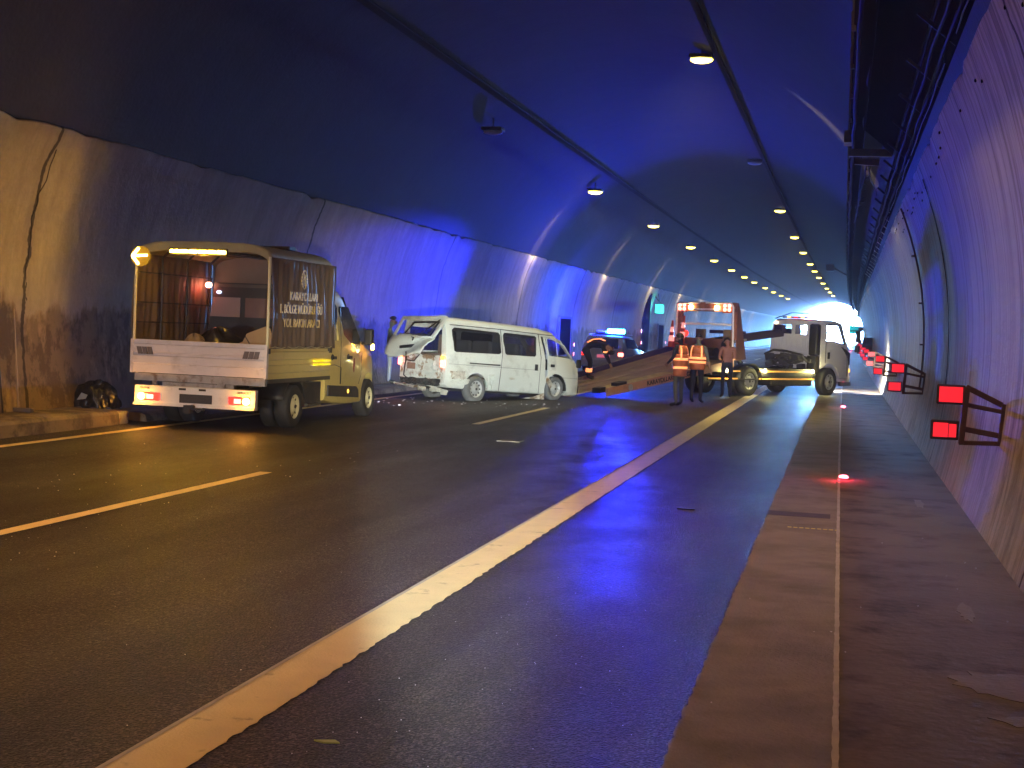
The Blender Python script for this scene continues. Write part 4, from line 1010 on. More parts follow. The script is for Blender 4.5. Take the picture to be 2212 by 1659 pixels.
# crushed rear panel
rn = random.Random(21); T = [[rn.uniform(-1, 1) for _ in range(30)] for _ in range(30)]
def rp(u, v):
    i, j = int(u * 22), int(v * 12)
    a = abs(u - .5) * 2
    crush = .05 + .09 * (1 - a) * math.sin(math.pi * v)
    return (-.70 + 1.40 * u, -1.11 + crush * .3 + .032 * T[i][j] * (1 if 0 < u < 1 and 0 < v < 1 else 0.3), .36 + .60 * v + .015 * T[j][i])
MB().grid(rp, 22, 12, smooth=False).build('crushed_rear_panel', mat("rear_scraped", (.52, .54, .5), .4, .1, var=.1, dirt=((.24, .15, .08), 3.2, .5, .58)), VN, solid=.012)
def dk(u, v):
    i, j = int(u * 20), int(v * 4)
    return (-.62 + 1.3 * u, -1.16 + .03 * T[i][j + 6], .30 + .14 * v + .02 * T[j + 3][i])
MB().grid(dk, 20, 4, smooth=False).build('torn_bumper', 'dark', VN, solid=.02)
P = [(-.78 + i * .13, -1.2 + .02 * T[i][2], .27 - .004 * i + .02 * T[3][i]) for i in range(9)]
MB().tube(P, .028, 7).build('bumper_bar', 'vandent', VN)
MB().box((.1, -1.15, .21), (.2, .1, .1)).box((.42, -1.0, .2), (.25, .2, .08)).box((.62, -.95, .16), (.14, .1, .12)).bar((.3, -1.1, .28), (.7, -.9, .18), .05).build('hanging_parts', 'vandent', VN, bevel=.02)
MB().box((-.28, -1.165, .70), (.26, .012, .14)).build('number_plate_recess', mat("rust_plate_area", (.22, .13, .09), .7, var=.4, vscale=12), VN)
MB().tube([(-.47, -1.15, .9), (-.5, -1.16, .7), (-.52, -1.16, .48), (-.42, -1.15, .42)], .014, 5).build('seal_strip', 'black', VN)
for s in (-1, 1):
    l = MB().box((s * .71, -1.125, .79), (.12, .05, .17)).build('tail_light', 'red_lit', VN, bevel=.02)
    MB().box((s * .70, -1.12, .93), (.10, .05, .09)).build('indicator', 'amber_soft', l, bevel=.015)
lamp('POINT', "tail_glow", VN.location + Vector((-1.15, -.95, .8)), .25, (1, .12, .06), radius=.04)
# inside
MB().b2(-.7, .7, -.85, 3.0, .5, .53).build('cargo_floor', 'vaninner', VN)
for (x0, x1, y0) in ((-.65, -.05, .35), (.05, .62, .35), (-.65, .6, 1.25), (-.62, -.1, 2.1), (.1, .62, 2.1)):
    MB().b2(x0, x1, y0, y0 + .14, .55, 1.38).b2(x0, x1, y0 + .1, y0 + .55, .55, .82).build('seat', mat("van_seat", (.5, .5, .52), .8), VN, bevel=.05)
MB().b2(.15, .5, -.8, -.55, .95, 1.45).build('inside_panel', 'vaninner', VN, bevel=.03)
MB().b2(-.5, .55, -.82, -.6, .93, 1.02).build('parcel_edge', 'vaninner', VN, bevel=.02)
MB().b2(-.68, .68, 2.75, 3.1, .5, 1.08).build('dashboard', 'black', VN, bevel=.04)
st_ = MB(); st_.grid(lambda u, v: (.35 + (.18 + .016 * math.cos(6.283 * v)) * math.cos(6.283 * u), 2.62 + .016 * math.sin(6.283 * v), 1.1 + .18 * math.sin(6.283 * u)), 20, 6); st_.build('steering_wheel', 'black', VN)
# hatch torn open, twisted over to the right
hinge = Vector((.0, -1.08, 1.80)); al = R_(43)
hd = Vector((0, -math.sin(al), -math.cos(al))); hx = Vector((1, .03, .02))
def H(a, b, c=0.0):      # a across (-.7...7), b down (0..1.15), c outward
    skew = .16 * b
    nrm = Vector((0, -math.cos(al), math.sin(al)))
    return hinge + hx * (a * (1 - .08 * b) + skew) + hd * b + nrm * c
def hpan(u, v):
    a = -.66 + 1.32 * u; b = .60 + .58 * v
    bend = .05 * math.sin(u * 5 + v * 4) + .016 * T[int(u * 18)][int(v * 8)] - .06 * math.sin(math.pi * u) * v
    ragged = (.03 * T[int(u * 18)][9]) if v > .99 else 0
    return tuple(H(a, b + ragged, bend))
ht = MB().grid(hpan, 18, 8, smooth=True).build('torn_tailgate', 'vandent', VN, solid=.03)
ht.data.materials[0] = M['vanpaint']
fm = MB()
fm.bar(H(-.68, .02, .02), H(-.66, .64, 0), .07, .05).bar(H(.68, .0, .02), H(.66, .66, 0), .10, .06).bar(H(-.68, .04, .02), H(.68, .02, .03), .06, .08).bar(H(-.66, .62), H(.66, .64), .05, .06)
fm.build('tailgate_frame', 'vanpaint', VN, bevel=.015)
MB().tube([H(-.3, .14, -.03), H(-.42, .5, -.04), H(.42, .54, -.02), H(.5, .12, -.02), H(-.3, .14, -.03)], .018, 6).build('window_rubber', 'black', VN)
for pts_, r__ in (([H(-.1, .62, .0), H(.1, .7, .05), H(.14, .8, .06)], .014), ([H(.12, 1.12, .02), H(.2, 1.3, -.05), H(.42, 1.28, -.1), H(.6, 1.0, -.02)], .012), ([H(.5, .02, -.02), H(.1, .35, -.1), H(.0, .5, -.08)], .014)):
    MB().tube(pts_, r__, 5).build('dangling_cable', 'black', VN)
MB().add([H(-.15, 1.0, .08), H(.35, .95, .09), H(.3, 1.05, .08), H(-.1, 1.08, .07)], [(0, 1, 2, 3)]).build('tailgate_tear', 'black', VN)
# wheels (front collapsed upward into the arch, dusty)
wheel(VN, .70, -.12, .275, .305, .18, 1, .19, 'dusty_rubber', 'alu', 'alloy', holes=10)
wheel(VN, -.66, -.12, .275, .305, .18, -1, .19, 'dusty_rubber', 'alu')
wf = wheel(VN, .66, 2.55, .385, .29, .17, 1, .18, 'dusty_rubber', 'alu', holes=5)
wheel(VN, -.66, 2.55, .385, .29, .17, -1, .18, 'dusty_rubber', 'alu')
MB().add([(VW + .02, 1.75, .17), (VW - .1, 1.45, .12), (VW + .08, 2.05, .12), (VW + .03, 2.1, .28)], [(0, 1, 2, 3)]).build('fallen_trim', 'vandent', VN, solid=.015)
def la(u, v):
    a = R_(10) + R_(160) * u; r = .36 + .05 * v + .02 * T[int(u * 15)][2]
    return (VW - .12 + .1 * v, 2.53 + r * math.cos(a), .34 + r * math.sin(a))
MB().grid(la, 15, 2, smooth=False).build('broken_arch_liner', 'black', VN, solid=.012)
MB().box((.45, 2.55, .33), (.4, .1, .1)).box((0, -.12, .27), (1.2, .12, .12)).b2(-.5, .5, -.6, 2.9, .2, .3).build('underbody', 'dark', VN)
MB().box((VW - .1, 3.36, .72), (.3, .08, .16)).build('headlight', 'glass_clear', VN, bevel=.03)
MB().b2(-.7, .7, 3.33, 3.44, .3, .5).build('front_bumper', 'mould', VN, bevel=.03)

# ------------------------------------------------------------------ police car
PC = thing("police_car", "police estate car with a glowing blue roof bar stopped by the left wall", "police car", (-8.85, 54, dz(54)), R_(-3))
pst = [(0.0, .80, .32, 1.06, .1, .02), (.1, .86, .28, 1.12, .12, .04), (.35, .88, .26, 1.46, .14, .16), (1.2, .89, .24, 1.50, .15, .17), (2.4, .89, .24, 1.46, .15, .17), (3.3, .89, .24, 1.02, .12, .05), (4.2, .87, .24, .92, .12, .02), (4.55, .75, .3, .8, .1, .01)]
cuts = [MB().prism([(-.62, 1.0), (.62, 1.0), (.55, 1.38), (-.55, 1.38)], 'y', -.5, .5), xprism([(.55, 1.02), (2.9, 1.0), (2.4, 1.36), (.7, 1.38)]),
        MB().cyl((-2, .85, .3), (-.5, .85, .3), .36, n=24), MB().cyl((.5, .85, .3), (2, .85, .3), .36, n=24), MB().cyl((-2, 3.5, .3), (-.5, 3.5, .3), .36, n=24), MB().cyl((.5, 3.5, .3), (2, 3.5, .3), .36, n=24)]
shell('car_body', pst, 'policepaint', PC, cuts)
MB().add([(-.62, .12, 1.0), (.62, .12, 1.0), (.55, .32, 1.38), (-.55, .32, 1.38)], [(0, 1, 2, 3)]).build('rear_window', 'glass_dark', PC)
for s in (-1, 1):
    MB().add([(s * .84, .55, 1.02), (s * .84, 2.9, 1.0), (s * .75, 2.4, 1.36), (s * .74, .7, 1.38)], [(0, 1, 2, 3)]).build('side_window', 'glass_dark', PC)
    MB().box((s * .72, .02, .78), (.2, .1, .14)).build('tail_light', 'red_lit' if s > 0 else 'red_lens', PC, bevel=.02)
    MB().box((s * .62, -.03, .42), (.16, .04, .05)).build('bumper_reflector', 'red_lit', PC)
    MB().box((s * 1.0, 2.55, 1.05), (.2, .1, .14)).build('mirror', 'black', PC, bevel=.03)
    MB().bar((s * .66, .5, 1.53), (s * .68, 2.3, 1.54), .03).build('roof_rail', 'white', PC)
    for y in (.85, 3.5): wheel(PC, s * .8, y, .31, .31, .2, s, .2, rimm='alu')
MB().box((.05, -.01, .70), (.5, .02, .12)).build('number_plate', mat("pink_lit_plate", (.7, .3, .3), .4, emit=(1, .15, .3), estr=.12), PC)
MB().b2(-.8, .8, -.06, .05, .32, .58).build('rear_bumper', 'policepaint', PC, bevel=.03)
MB().b2(-.88, .895, .5, 3.2, .6, .78).build('blue_stripe', mat("navy_stripe", (.02, .03, .2), .4), PC)
text('marking', "POLİS", .2, 'white', PC, (.9, 1.9, .69), ROT_RIGHT, .004)
lb = MB().b2(-.55, .62, 1.0, 1.3, 1.52, 1.58).build('light_bar_base', 'black', PC)
MB().box((.27, 1.15, 1.67), (.68, .28, .18)).build('blue_beacon', 'blue_bar', PC, bevel=.06)
MB().box((-.3, 1.15, 1.63), (.4, .26, .1)).build('beacon_housing', mat("pale_bar", (.3, .4, .6), .3), PC, bevel=.04)
BL = (0.014, 0.022, 1.0)
bx, by, bz = -8.5, 55.1, 1.85
lamp('POINT', "beacon_light", (bx, by - .25, bz + .15), 300, BL, radius=.12)
lamp('SPOT', "beacon_or_fill_beam", (bx, by - .2, bz + .1), 21000, BL, (-11.4, 35.5, 2.9), spot=16, blend=.8, radius=.1, scale=(.40, 1, 1))
lamp('SPOT', "beacon_or_fill_beam", (bx, by - .2, bz + .1), 6500, BL, (1.5, 15.5, 3.0), spot=13, blend=.9, radius=.1)
lamp('SPOT', "beacon_or_fill_beam", (bx, by - .2, bz + .1), 2500, BL, (-11.3, 59, 2.4), spot=110, blend=.9, radius=.1)
lamp('SPOT', "beacon_or_fill_beam", (bx, by - .2, bz + .1), 2700, BL, (-6, 42, 9.0), spot=84, blend=1, radius=.1)

lamp('SPOT', "beacon_or_fill_beam", (bx, by - .2, 2.45), 1250, BL, (-2.9, 16.5, 0), spot=9, blend=1.0, radius=.35)  # added source above the roof bar, makes the blue streak on the road

# ------------------------------------------------------------------ orange tow truck
a34 = R_(34)
TW = thing("tow_truck", "orange and white tow truck across the road with flat bed tilted to the van", "tow truck", (-2.43, 40.96, dz(41)), -a34)
def bedz(y): return .98 + (y + .95) * .158      # deck top surface
def tw(x, y): return max(0.0, -x / 2.1) * (-0.10 + 0.32 * (y + 7.0) / 6.0)
X0, X1 = -2.12, .04
mb = MB()
def slab(y0, y1, x0, x1, c0, c1):
    vs = [(x, y, bedz(y) + c + tw(x, y)) for y in (y0, y1) for x in (x0, x1) for c in (c0, c1)]
    mb.add(vs, [(0, 1, 3, 2), (4, 6, 7, 5), (0, 4, 5, 1), (2, 3, 7, 6), (0, 2, 6, 4), (1, 5, 7, 3)])
slab(-6.0, -.9, X0, X1, -.08, 0)
slab(-7.15, -6.0, X0 + .0, X1 - .35, -.03, 0.0)
bed = mb.build('bed', 'deck', TW)
mb = MB()
for x in (-1.62, -1.1, -.55): mb.add([(x - .06, -7.0, bedz(-7.0) + .012 + tw(x, -7)), (x + .06, -7.0, bedz(-7.0) + .012 + tw(x, -7)), (x + .06, -1.2, bedz(-1.2) + .012 + tw(x, -1.2)), (x - .06, -1.2, bedz(-1.2) + .012 + tw(x, -1.2))], [(0, 1, 2, 3)])
mb.build('deck_track', 'deck', bed, solid=.006)
M['rail'] = mat('faded_orange_rail', (.46, .24, .17), .5, var=.15, dirt=((.2, .12, .1), 3, .55, .72))
mb = MB(); slab(-6.0, -.9, X1, X1 + .07, -.17, .035)
sr_ = mb.build('bed_side_rail', 'rail', bed)
mb = MB(); slab(-7.15, -.9, X0 - .07, X0, -.17, .14); mb.build('bed_side_rail', mat("navy_rail", (.05, .04, .12), .5), bed)
mb = MB(); slab(-7.4, -7.15, X0, X1 - .3, -.035, -.01); mb.build('ramp_lip', 'vandent', bed)
mb = MB(); slab(-5.55, -5.25, X1 - .25, X1 + .02, -.02, .10); mb.build('lashing_hook', 'dark', bed)
mb = MB(); slab(-6.2, -6.0, X1 - .3, X1 - .02, -.06, .07); mb.build('lashing_hook', 'dark', bed)
for (y, l) in ((-4.2, 1.9), (-5.6, .5)):
    mb = MB(); slab(y - l / 2, y + l / 2, X1 - .42, X1 - .05, 0.002, .02); mb.build('lit_strip', mat("lit_strip_paint", (.55, .43, .22), .5, var=.5, vscale=5), bed)  # yellowish lit patches of the deck, painted as pale strips
sl_ = math.atan(.158)
rotT = Matrix.Rotation(R_(90), 3, 'Z') @ Matrix.Rotation(0, 3, 'X') @ Euler((R_(90), 0, 0)).to_matrix()
rotT = Matrix.Rotation(sl_, 3, 'X') @ ROT_RIGHT
text('lettering', "KARAYOLLARI 1. BÖLGE", .17, 'navy', sr_, (X1 + .075, -3.62, bedz(-3.62) - .07), rotT, .003, .003, .98)
MB().cyl((X1 + .07, -5.15, bedz(-5.15) - .07), (X1 + .078, -5.15, bedz(-5.15) - .07), .085, n=20).build('emblem', mat("grey_emblem", (.35, .35, .4), .5), sr_)
# headboard
HY = -.95
hb = MB(); hb.b2(X0 - .02, X1 + .05, HY, HY + .06, .98, 1.60)
hbo = hb.build('headboard', 'plum', TW, bevel=.01)
fm = MB()
for (x0, x1) in ((X0 + .13, X0 + .28), (X1 - .04, X1 + .10)): fm.b2(x0, x1, HY, HY + .09, 1.58, 2.62)
fm.b2(X0 + .13, X1 + .10, HY, HY + .09, 2.36, 2.62)
fm.build('headboard_frame', 'orange', TW, bevel=.01)
for xg in (X1 + .06, X0 + .13): MB().prism([(HY + .09, 1.0), (HY + .55, 1.05), (HY + .20, 2.4), (HY + .09, 2.62)], 'x', xg, xg + .04).build('side_gusset', 'plum', TW)
tb = MB(); tb.tube([(X0 + .14, HY - .03, 1.6), (X0 + .14, HY - .03, 2.58), (-1.15, HY - .03, 2.61)], .028, 8).tube([(-.92, HY - .03, 2.61), (X1 - .06, HY - .03, 2.60), (X1 + .02, HY - .03, 2.5), (X1 + .07, HY - .03, 1.25)], .028, 8).tube([(X0 + .3, HY - .02, 2.0), (X1 - .04, HY - .02, 2.0)], .03, 8).tube([(-1.35, HY - .03, 2.42), (-.6, HY - .03, 2.42)], .025, 8)
tb.build('tube_rail', mat("pink_white_tube", (.85, .78, .8), .5), TW)
for x in (-1.88, -1.72, -.24, -.08):
    MB().cyl((x, HY - .05, 2.53), (x, HY - .01, 2.53), .048).cyl((x, HY - .05, 2.42), (x, HY - .01, 2.42), .048).build('rear_lamp', mat("red_lamp_lit", (.8, .2, .15), .3, emit=(1, .22, .14), estr=2.2), TW)
for x in (-1.47, -.52):
    MB().cyl((x, HY - .06, 2.47), (x, HY - .01, 2.47), .07).build('work_lamp', mat("amber_work", (.9, .6, .2), .3, emit=(1, .62, .2), estr=10), TW)
MB().b2(-1.95, -1.62, HY - .012, HY, 2.33, 2.6).build('lamp_plate', 'orange', TW); MB().b2(-.34, .02, HY - .012, HY, 2.33, 2.6).build('lamp_plate', 'orange', TW)
MB().b2(-1.28, -.98, HY + .0, HY + .1, 1.6, 1.86).b2(-.28, -.04, HY, HY + .1, 1.6, 1.86).build('stop_block', mat("olive_block", (.16, .11, .06), .7), TW)
MB().ell((-1.6, HY - .05, 1.72), (.1, .02, .09)).build('reflector', 'red_lens', TW)
MB().cyl((-1.0, HY - .25, 1.2), (-.3, HY - .25, 1.2), .15).b2(-1.3, -.05, HY - .35, HY - .02, 1.0, 1.12).build('winch', 'dark', TW)
MB().ell((-.2, HY - .03, 1.4), (.13, .05, .16)).build('hole_cover', 'black', TW)
# boom from headboard to cab
MB().bar((-1.3, HY + .1, 1.42), (-1.35, 3.2, 1.86), .22, .22).bar((-1.9, HY + .1, 1.3), (-1.9, 3.0, 1.72), .1, .14).box((-1.35, 3.15, 2.0), (.3, .2, .2)).box((-1.5, .8, 1.8), (.5, 1.1, .1)).build('boom', mat("dark_boom", (.03, .02, .04), .5), TW)
MB().cyl((-1.2, .4, 1.5), (-1.2, 1.3, 1.6), .03).build('ram', 'alu', TW)
# chassis and underside
MB().b2(-1.5, -1.35, -1.2, 4.9, .56, .78).b2(-.75, -.6, -1.2, 4.9, .56, .78).bar((-.5, -1.2, .9), (-.5, -.1, .7), .12).bar((-.45, -.2, 1.15), (-.45, .35, .75), .1).box((-1.05, -.05, .45), (1.5, .15, .15)).box((-.3, -1.9, .38), (.3, .5, .3)).build('chassis', 'dark', TW)
MB().b2(-.5, .02, 1.0, 3.0, .3, .62).b2(-1.9, -1.3, .8, 2.8, .4, .8).build('tank', 'dark', TW, bevel=.04)
eng = MB(); rnd = random.Random(6)
for k in range(26):
    c = (rnd.uniform(-1.7, -.35), rnd.uniform(2.9, 3.3), rnd.uniform(.85, 1.2)); eng.box(c, (rnd.uniform(.08, .4), .2, rnd.uniform(.05, .2)), Matrix.Rotation(rnd.uniform(-.4, .4), 3, 'Y'))
eng.tube([(-1.7, 2.9, 1.2), (-1.3, 2.8, 1.32), (-.8, 2.8, 1.3), (-.3, 2.9, 1.2), (-.2, 3.0, 1.0)], .035)
eng.build('engine_parts', mat("greasy_engine", (.09, .085, .08), .5, .4, var=.5), TW, bevel=.01)
MB().b2(-.02, .03, -1.9, 3.1, .46, .50).b2(-.02, .02, .38, 3.1, .56, .8).build('side_guard', 'dark', TW)
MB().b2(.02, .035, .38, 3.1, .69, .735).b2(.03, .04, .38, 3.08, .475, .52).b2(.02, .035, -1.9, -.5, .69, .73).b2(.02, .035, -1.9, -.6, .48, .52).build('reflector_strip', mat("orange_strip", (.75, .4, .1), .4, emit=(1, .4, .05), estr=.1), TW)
for y in (.62, 2.95, -1.15):
    MB().ell((.06, y, .73), (.03, .06, .055)).build('side_lamp', 'work_lamp', TW)
    v = Matrix.Rotation(-a34, 3, 'Z') @ Vector((.2, y, .73)); lamp('POINT', "side_lamp_light", TW.location + v, 7, (1, .9, .35), radius=.04)
for s, x in ((1, -.12), (-1, -1.95)):
    wheel(TW, x, 0, .42, .42, .24, s, .24, rimm='alu'); wheel(TW, x - s * .28, 0, .42, .42, .22, -s, .24, name='inner_wheel')
    wheel(TW, x - s * .0, 3.9, .42, .42, .26, s, .24, rimm='alu')
    def mg2(u, v, x=x, s=s):
        a = R_(5) + R_(170) * u; return (x - .2 + .38 * v, .5 * math.cos(a), .42 + .5 * math.sin(a))
    MB().grid(mg2, 14, 1).build('mudguard', 'black', TW, solid=.012)
# cab
cc = -.98
cst = [(3.46, .93, .93, 2.24, .14, .06), (3.6, .97, .62, 2.3, .15, .07), (4.3, .98, .52, 2.3, .15, .07), (4.58, .98, .52, 2.25, .14, .06), (4.92, .97, .50, 1.5, .1, .02), (5.0, .95, .50, 1.3, .08, .01), (5.03, .93, .52, .95, .06, .01)]
SW = [(3.70, 1.66), (3.78, 2.14), (3.82, 2.17), (4.46, 2.16), (4.72, 1.56), (4.4, 1.60), (4.15, 1.66)]
cuts = [xprism(SW, -3, 2), MB().cyl((-3, 3.9, .42), (-1.45, 3.9, .42), .56, n=32), MB().cyl((-.5, 3.9, .42), (1, 3.9, .42), .56, n=32),
        MB().prism([(-1.58, 1.84), (-1.14, 1.84), (-1.14, 2.12), (-1.54, 2.12)], 'y', 3, 3.7), MB().prism([(-1.02, 1.84), (-.6, 1.84), (-.6, 2.12), (-1.02, 2.12)], 'y', 3, 3.7),
        MB().prism([(-1.75, 1.52), (-.2, 1.52), (-.28, 2.12), (-1.67, 2.12)], 'y', 4.5, 5.4)]
shell('cab', cst, 'cabwhite', TW, cuts, cx=cc)
mb = MB()
for k in range(8): x = -1.66 + k * .18; mb.b2(x, x + .02, 3.44, 3.47, 1.42, 1.70)
mb.b2(-1.85, -.15, 3.435, 3.465, 1.24, 1.28); mb.build('rear_wall_rib', 'cabwhite', TW)
MB().prism(SW, 'x', -.06, -.055).build('door_window', 'glass_clear', TW)
MB().tube([(-.035, a, b) for a, b in SW + [SW[0]]], .014, 5).build('window_seal', 'black', TW)
MB().b2(-1.60, -.58, 3.475, 3.48, 1.82, 2.14).build('rear_window', 'glass_clear', TW)
MB().b2(-.34, -.02, 3.22, 3.43, 1.2, 2.16).build('air_intake', 'black', TW, bevel=.06)
MB().b2(-.34, -.04, 3.2, 3.4, .7, 1.2).build('intake_duct', 'dark', TW)
MB().box((.005, 3.82, 1.22), (.03, .1, .2)).build('door_handle', 'black', TW, bevel=.01)
MB().tube([(.0, 3.66, 1.0), (.0, 3.66, 1.7), (-.05, 3.72, 2.18)], .008, 4).tube([(.0, 4.55, 1.5), (.0, 4.8, 1.2), (.0, 4.85, .6)], .008, 4).build('door_seam', 'mould', TW)
MB().prism([(4.45, 1.5), (4.72, 1.42), (4.95, 1.3), (4.97, .95), (4.88, .95), (4.82, 1.22)], 'x', .0, .012).build('corner_trim', 'mould', TW)
mr = MB().box((.24, 5.0, 1.82), (.16, .1, .36)).box((.22, 5.0, 1.45), (.14, .1, .2)).bar((.0, 4.8, 2.0), (.24, 5.0, 2.02), .03).bar((.0, 4.9, 1.4), (.24, 5.0, 1.4), .03).bar((.24, 5.0, 1.3), (.24, 5.0, 2.05), .025)
mr.build('mirror', 'black', TW, bevel=.03)
st_ = MB(); st_.grid(lambda u, v: (-1.5 + (.2 + .016 * math.cos(6.283 * v)) * math.cos(6.283 * u), 4.45 + .1 * math.sin(6.283 * u), 1.62 + .016 * math.sin(6.283 * v) + .12 * math.sin(6.283 * u)), 20, 6); st_.build('steering_wheel', 'black', TW)
MB().b2(-1.8, -1.3, 3.6, 3.75, 1.2, 2.0).b2(-.8, -.3, 3.6, 3.72, 1.2, 1.78).build('seat', mat("seat_cloth", (.05, .05, .07), .8), TW, bevel=.06)
for x in (-.04, -1.92): MB().box((x - (.0 if x > -1 else 0), 4.97, .78), (.06, .08, .1)).build('indicator', 'amber_soft', TW)
MB().ell((-1.72, 3.42, 2.17), (.07, .02, .035)).build('work_lamp', mat("white_work", (.9, .85, .7), .3, emit=(1, .8, .5), estr=2), TW)
MB().b2(-1.6, -.4, 3.6, 3.85, 2.32, 2.38).bar((-1.8, 3.5, 2.3), (-1.2, 3.5, 2.48), .03).bar((-1.2, 3.5, 2.48), (.2, 3.9, 2.5), .03).build('roof_rack', 'dark', TW)
for k in range(4): MB().box((-1.35 + k * .25, 3.6, 2.35), (.12, .05, .04)).build('roof_lamp', 'red_lens' if k % 2 else 'amber_soft', TW)
MB().b2(-1.95, -.05, 4.9, 5.12, .42, .62).build('front_bumper', 'white', TW, bevel=.03)
MB().b2(-.12, -.02, 4.55, 5.1, .3, .42).build('step', 'dark', TW)
hv = Matrix.Rotation(-a34, 3, 'Z')
for x in (-1.7, -.3):
    lamp('SPOT', "headlight_or_fill_beam", TW.location + hv @ Vector((x, 5.2, .72)), 1500, (1, .97, .85), TW.location + hv @ Vector((x + .2, 9.5, .1)), spot=60, blend=1, radius=.06)
# traffic cones hung on the headboard
def cone(x, z0, h, tilt, label):
    v = hv @ Vector((x, HY - .12, 0))
    t = thing("traffic_cone", label, "traffic cone", (TW.location.x + v.x, TW.location.y + v.y, z0), -a34, "traffic cones on the tow truck")
    t.rotation_euler = (0, tilt, -a34)
    MB().cyl((0, 0, 0), (0, 0, h), .1, .025, 16).box((0, 0, -.01), (.28, .28, .02)).build('cone_body', mat("cone_red_" + str(x), (.5, .05, .02), .5), t)
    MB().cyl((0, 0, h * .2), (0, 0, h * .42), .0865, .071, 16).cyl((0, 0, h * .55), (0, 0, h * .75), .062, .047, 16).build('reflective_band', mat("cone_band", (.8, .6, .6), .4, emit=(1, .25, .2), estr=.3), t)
cone(-2.08, 1.35, .75, R_(2), "traffic cone clipped to the outer side of the orange headboard post")
cone(-1.70, 1.45, .80, R_(6), "taller traffic cone leaning on the inside of the orange headboard post")

# ------------------------------------------------------------------ people
def person(name_label, loc, hdg, J, mats, vest=None, hair=None, scale=1.0, group=None):
    """J: joints dict override. local: x right, y forward, z up"""
    base = dict(pel=(0, 0, .96), sp=(0, .01, 1.12), ch=(0, 0, 1.32), nk=(0, 0, 1.48), hd=(0, .03, 1.58), ht=(0, .02, 1.68),
                hipL=(-.1, 0, .90), knL=(-.11, .02, .50), anL=(-.11, 0, .09), toL=(-.13, .17, .035),
                hipR=(.1, 0, .90), knR=(.11, .02, .50), anR=(.11, 0, .09), toR=(.13, .17, .035),
                shL=(-.18, 0, 1.41), elL=(-.24, -.02, 1.13), wrL=(-.24, .06, .88), shR=(.18, 0, 1.41), elR=(.24, -.02, 1.13), wrR=(.24, .06, .88))
    base.update(J)
    rad = dict(pel=(.15, .11), sp=(.14, .105), ch=(.165, .115), nk=(.055, .055), hd=(.078, .095), ht=(.066, .078), hipL=(.09, .09), knL=(.058, .06), anL=(.042, .045), toL=(.045, .028),
               shL=(.062, .062), elL=(.042, .042), wrL=(.028, .032))
    for k in list(rad):
        if k.endswith('L'): rad[k[:-1] + 'R'] = rad[k]
    segs = [('pel', 'sp', 1), ('sp', 'ch', 1), ('ch', 'nk', 1), ('nk', 'hd', 3), ('hd', 'ht', 3), ('pel', 'hipL', 0), ('hipL', 'knL', 0), ('knL', 'anL', 0), ('anL', 'toL', 4),
            ('pel', 'hipR', 0), ('hipR', 'knR', 0), ('knR', 'anR', 0), ('anR', 'toR', 4), ('ch', 'shL', 1), ('shL', 'elL', 1), ('elL', 'wrL', 2), ('ch', 'shR', 1), ('shR', 'elR', 1), ('elR', 'wrR', 2)]
    names = list(base); V = [Vector(base[k]) for k in names]; Rr = [rad[k] for k in names]; E = [(names.index(a), names.index(b)) for a, b, _ in segs]
    seginfo = [(V[names.index(a)], V[names.index(b)], mm) for a, b, mm in segs]
    for s in 'LR':
        wr = Vector(base['wr' + s]); el = Vector(base['el' + s]); d = (wr - el).normalized()
        side = Vector((0, 1, 0)) - d * d.y
        side = side.normalized() if side.length > .1 else Vector((0, 0, 1))
        pi = len(V); V.append(wr + d * .055); Rr.append((.032, .02)); E.append((names.index('wr' + s), pi)); seginfo.append((wr, V[-1], 3))
        for f, (o, l) in enumerate(((-.026, .075), (-.009, .085), (.009, .08), (.026, .065))):
            k = len(V); V.append(wr + d * .085 + side * o); Rr.append((.009, .009)); E.append((pi, k)); V.append(wr + d * (.09 + l * .6) + side * o * 1.1 + d.cross(side) * .012 * (-1 if s == 'L' else 1)); Rr.append((.008, .008)); E.append((k, k + 1))
            seginfo.append((V[k], V[k + 1], 3))
        k = len(V); V.append(wr + d * .05 + side * .045); Rr.append((.01, .01)); E.append((pi, k)); seginfo.append((wr + d * .03, V[k], 3))
    # nose, jaw and ears grow from the head
    me = bpy.data.meshes.new("person_body"); me.from_pydata([v * scale for v in V], E, [])
    o = bpy.data.objects.new("person_body", me); COL.objects.link(o)
    md = o.modifiers.new("skin", 'SKIN'); md.use_smooth_shade = True; md.branch_smoothing = .3
    for i, sv in enumerate(me.skin_vertices[0].data): sv.radius = (Rr[i][0] * scale, Rr[i][1] * scale); sv.use_root = (i == 0)
    o.modifiers.new("sub", 'SUBSURF').levels = 2
    o.modifiers["sub"].render_levels = 2
    bpy.context.view_layer.update()
    nm = bpy.data.meshes.new_from_object(o.evaluated_get(bpy.context.evaluated_depsgraph_get())); bpy.data.objects.remove(o)
    nm.materials.clear()
    for mm in mats: nm.materials.append(M[mm])
    def ds(p, a, b):
        ab = b - a; t = max(0, min(1, (p - a).dot(ab) / max(1e-9, ab.length_squared))); return (p - a - ab * t).length
    for p in nm.polygons:
        c = p.center / scale; best = min(seginfo, key=lambda s: ds(c, s[0], s[1]) - (.05 if s[2] in (1,) and s[0].z > 1.1 else 0))
        p.material_index = best[2]; p.use_smooth = True
    root = thing("person", name_label, "person", loc, -R_(hdg), group)
    bo = bpy.data.objects.new("body", nm); COL.objects.link(bo); bo.parent = root
    hdv, htv, nkv = Vector(base['hd']) * scale, Vector(base['ht']) * scale, Vector(base['nk']) * scale
    up = (htv - nkv).normalized(); fw = Vector(base.get('_f', (0, 1, 0))); fw = (fw - up * fw.dot(up)).normalized(); rt = fw.cross(up)
    hc = (hdv + htv) / 2
    ft = MB()
    ft.cyl(hc + fw * .085 - up * .0, hc + fw * .125 - up * .035, .012, .018, 8)
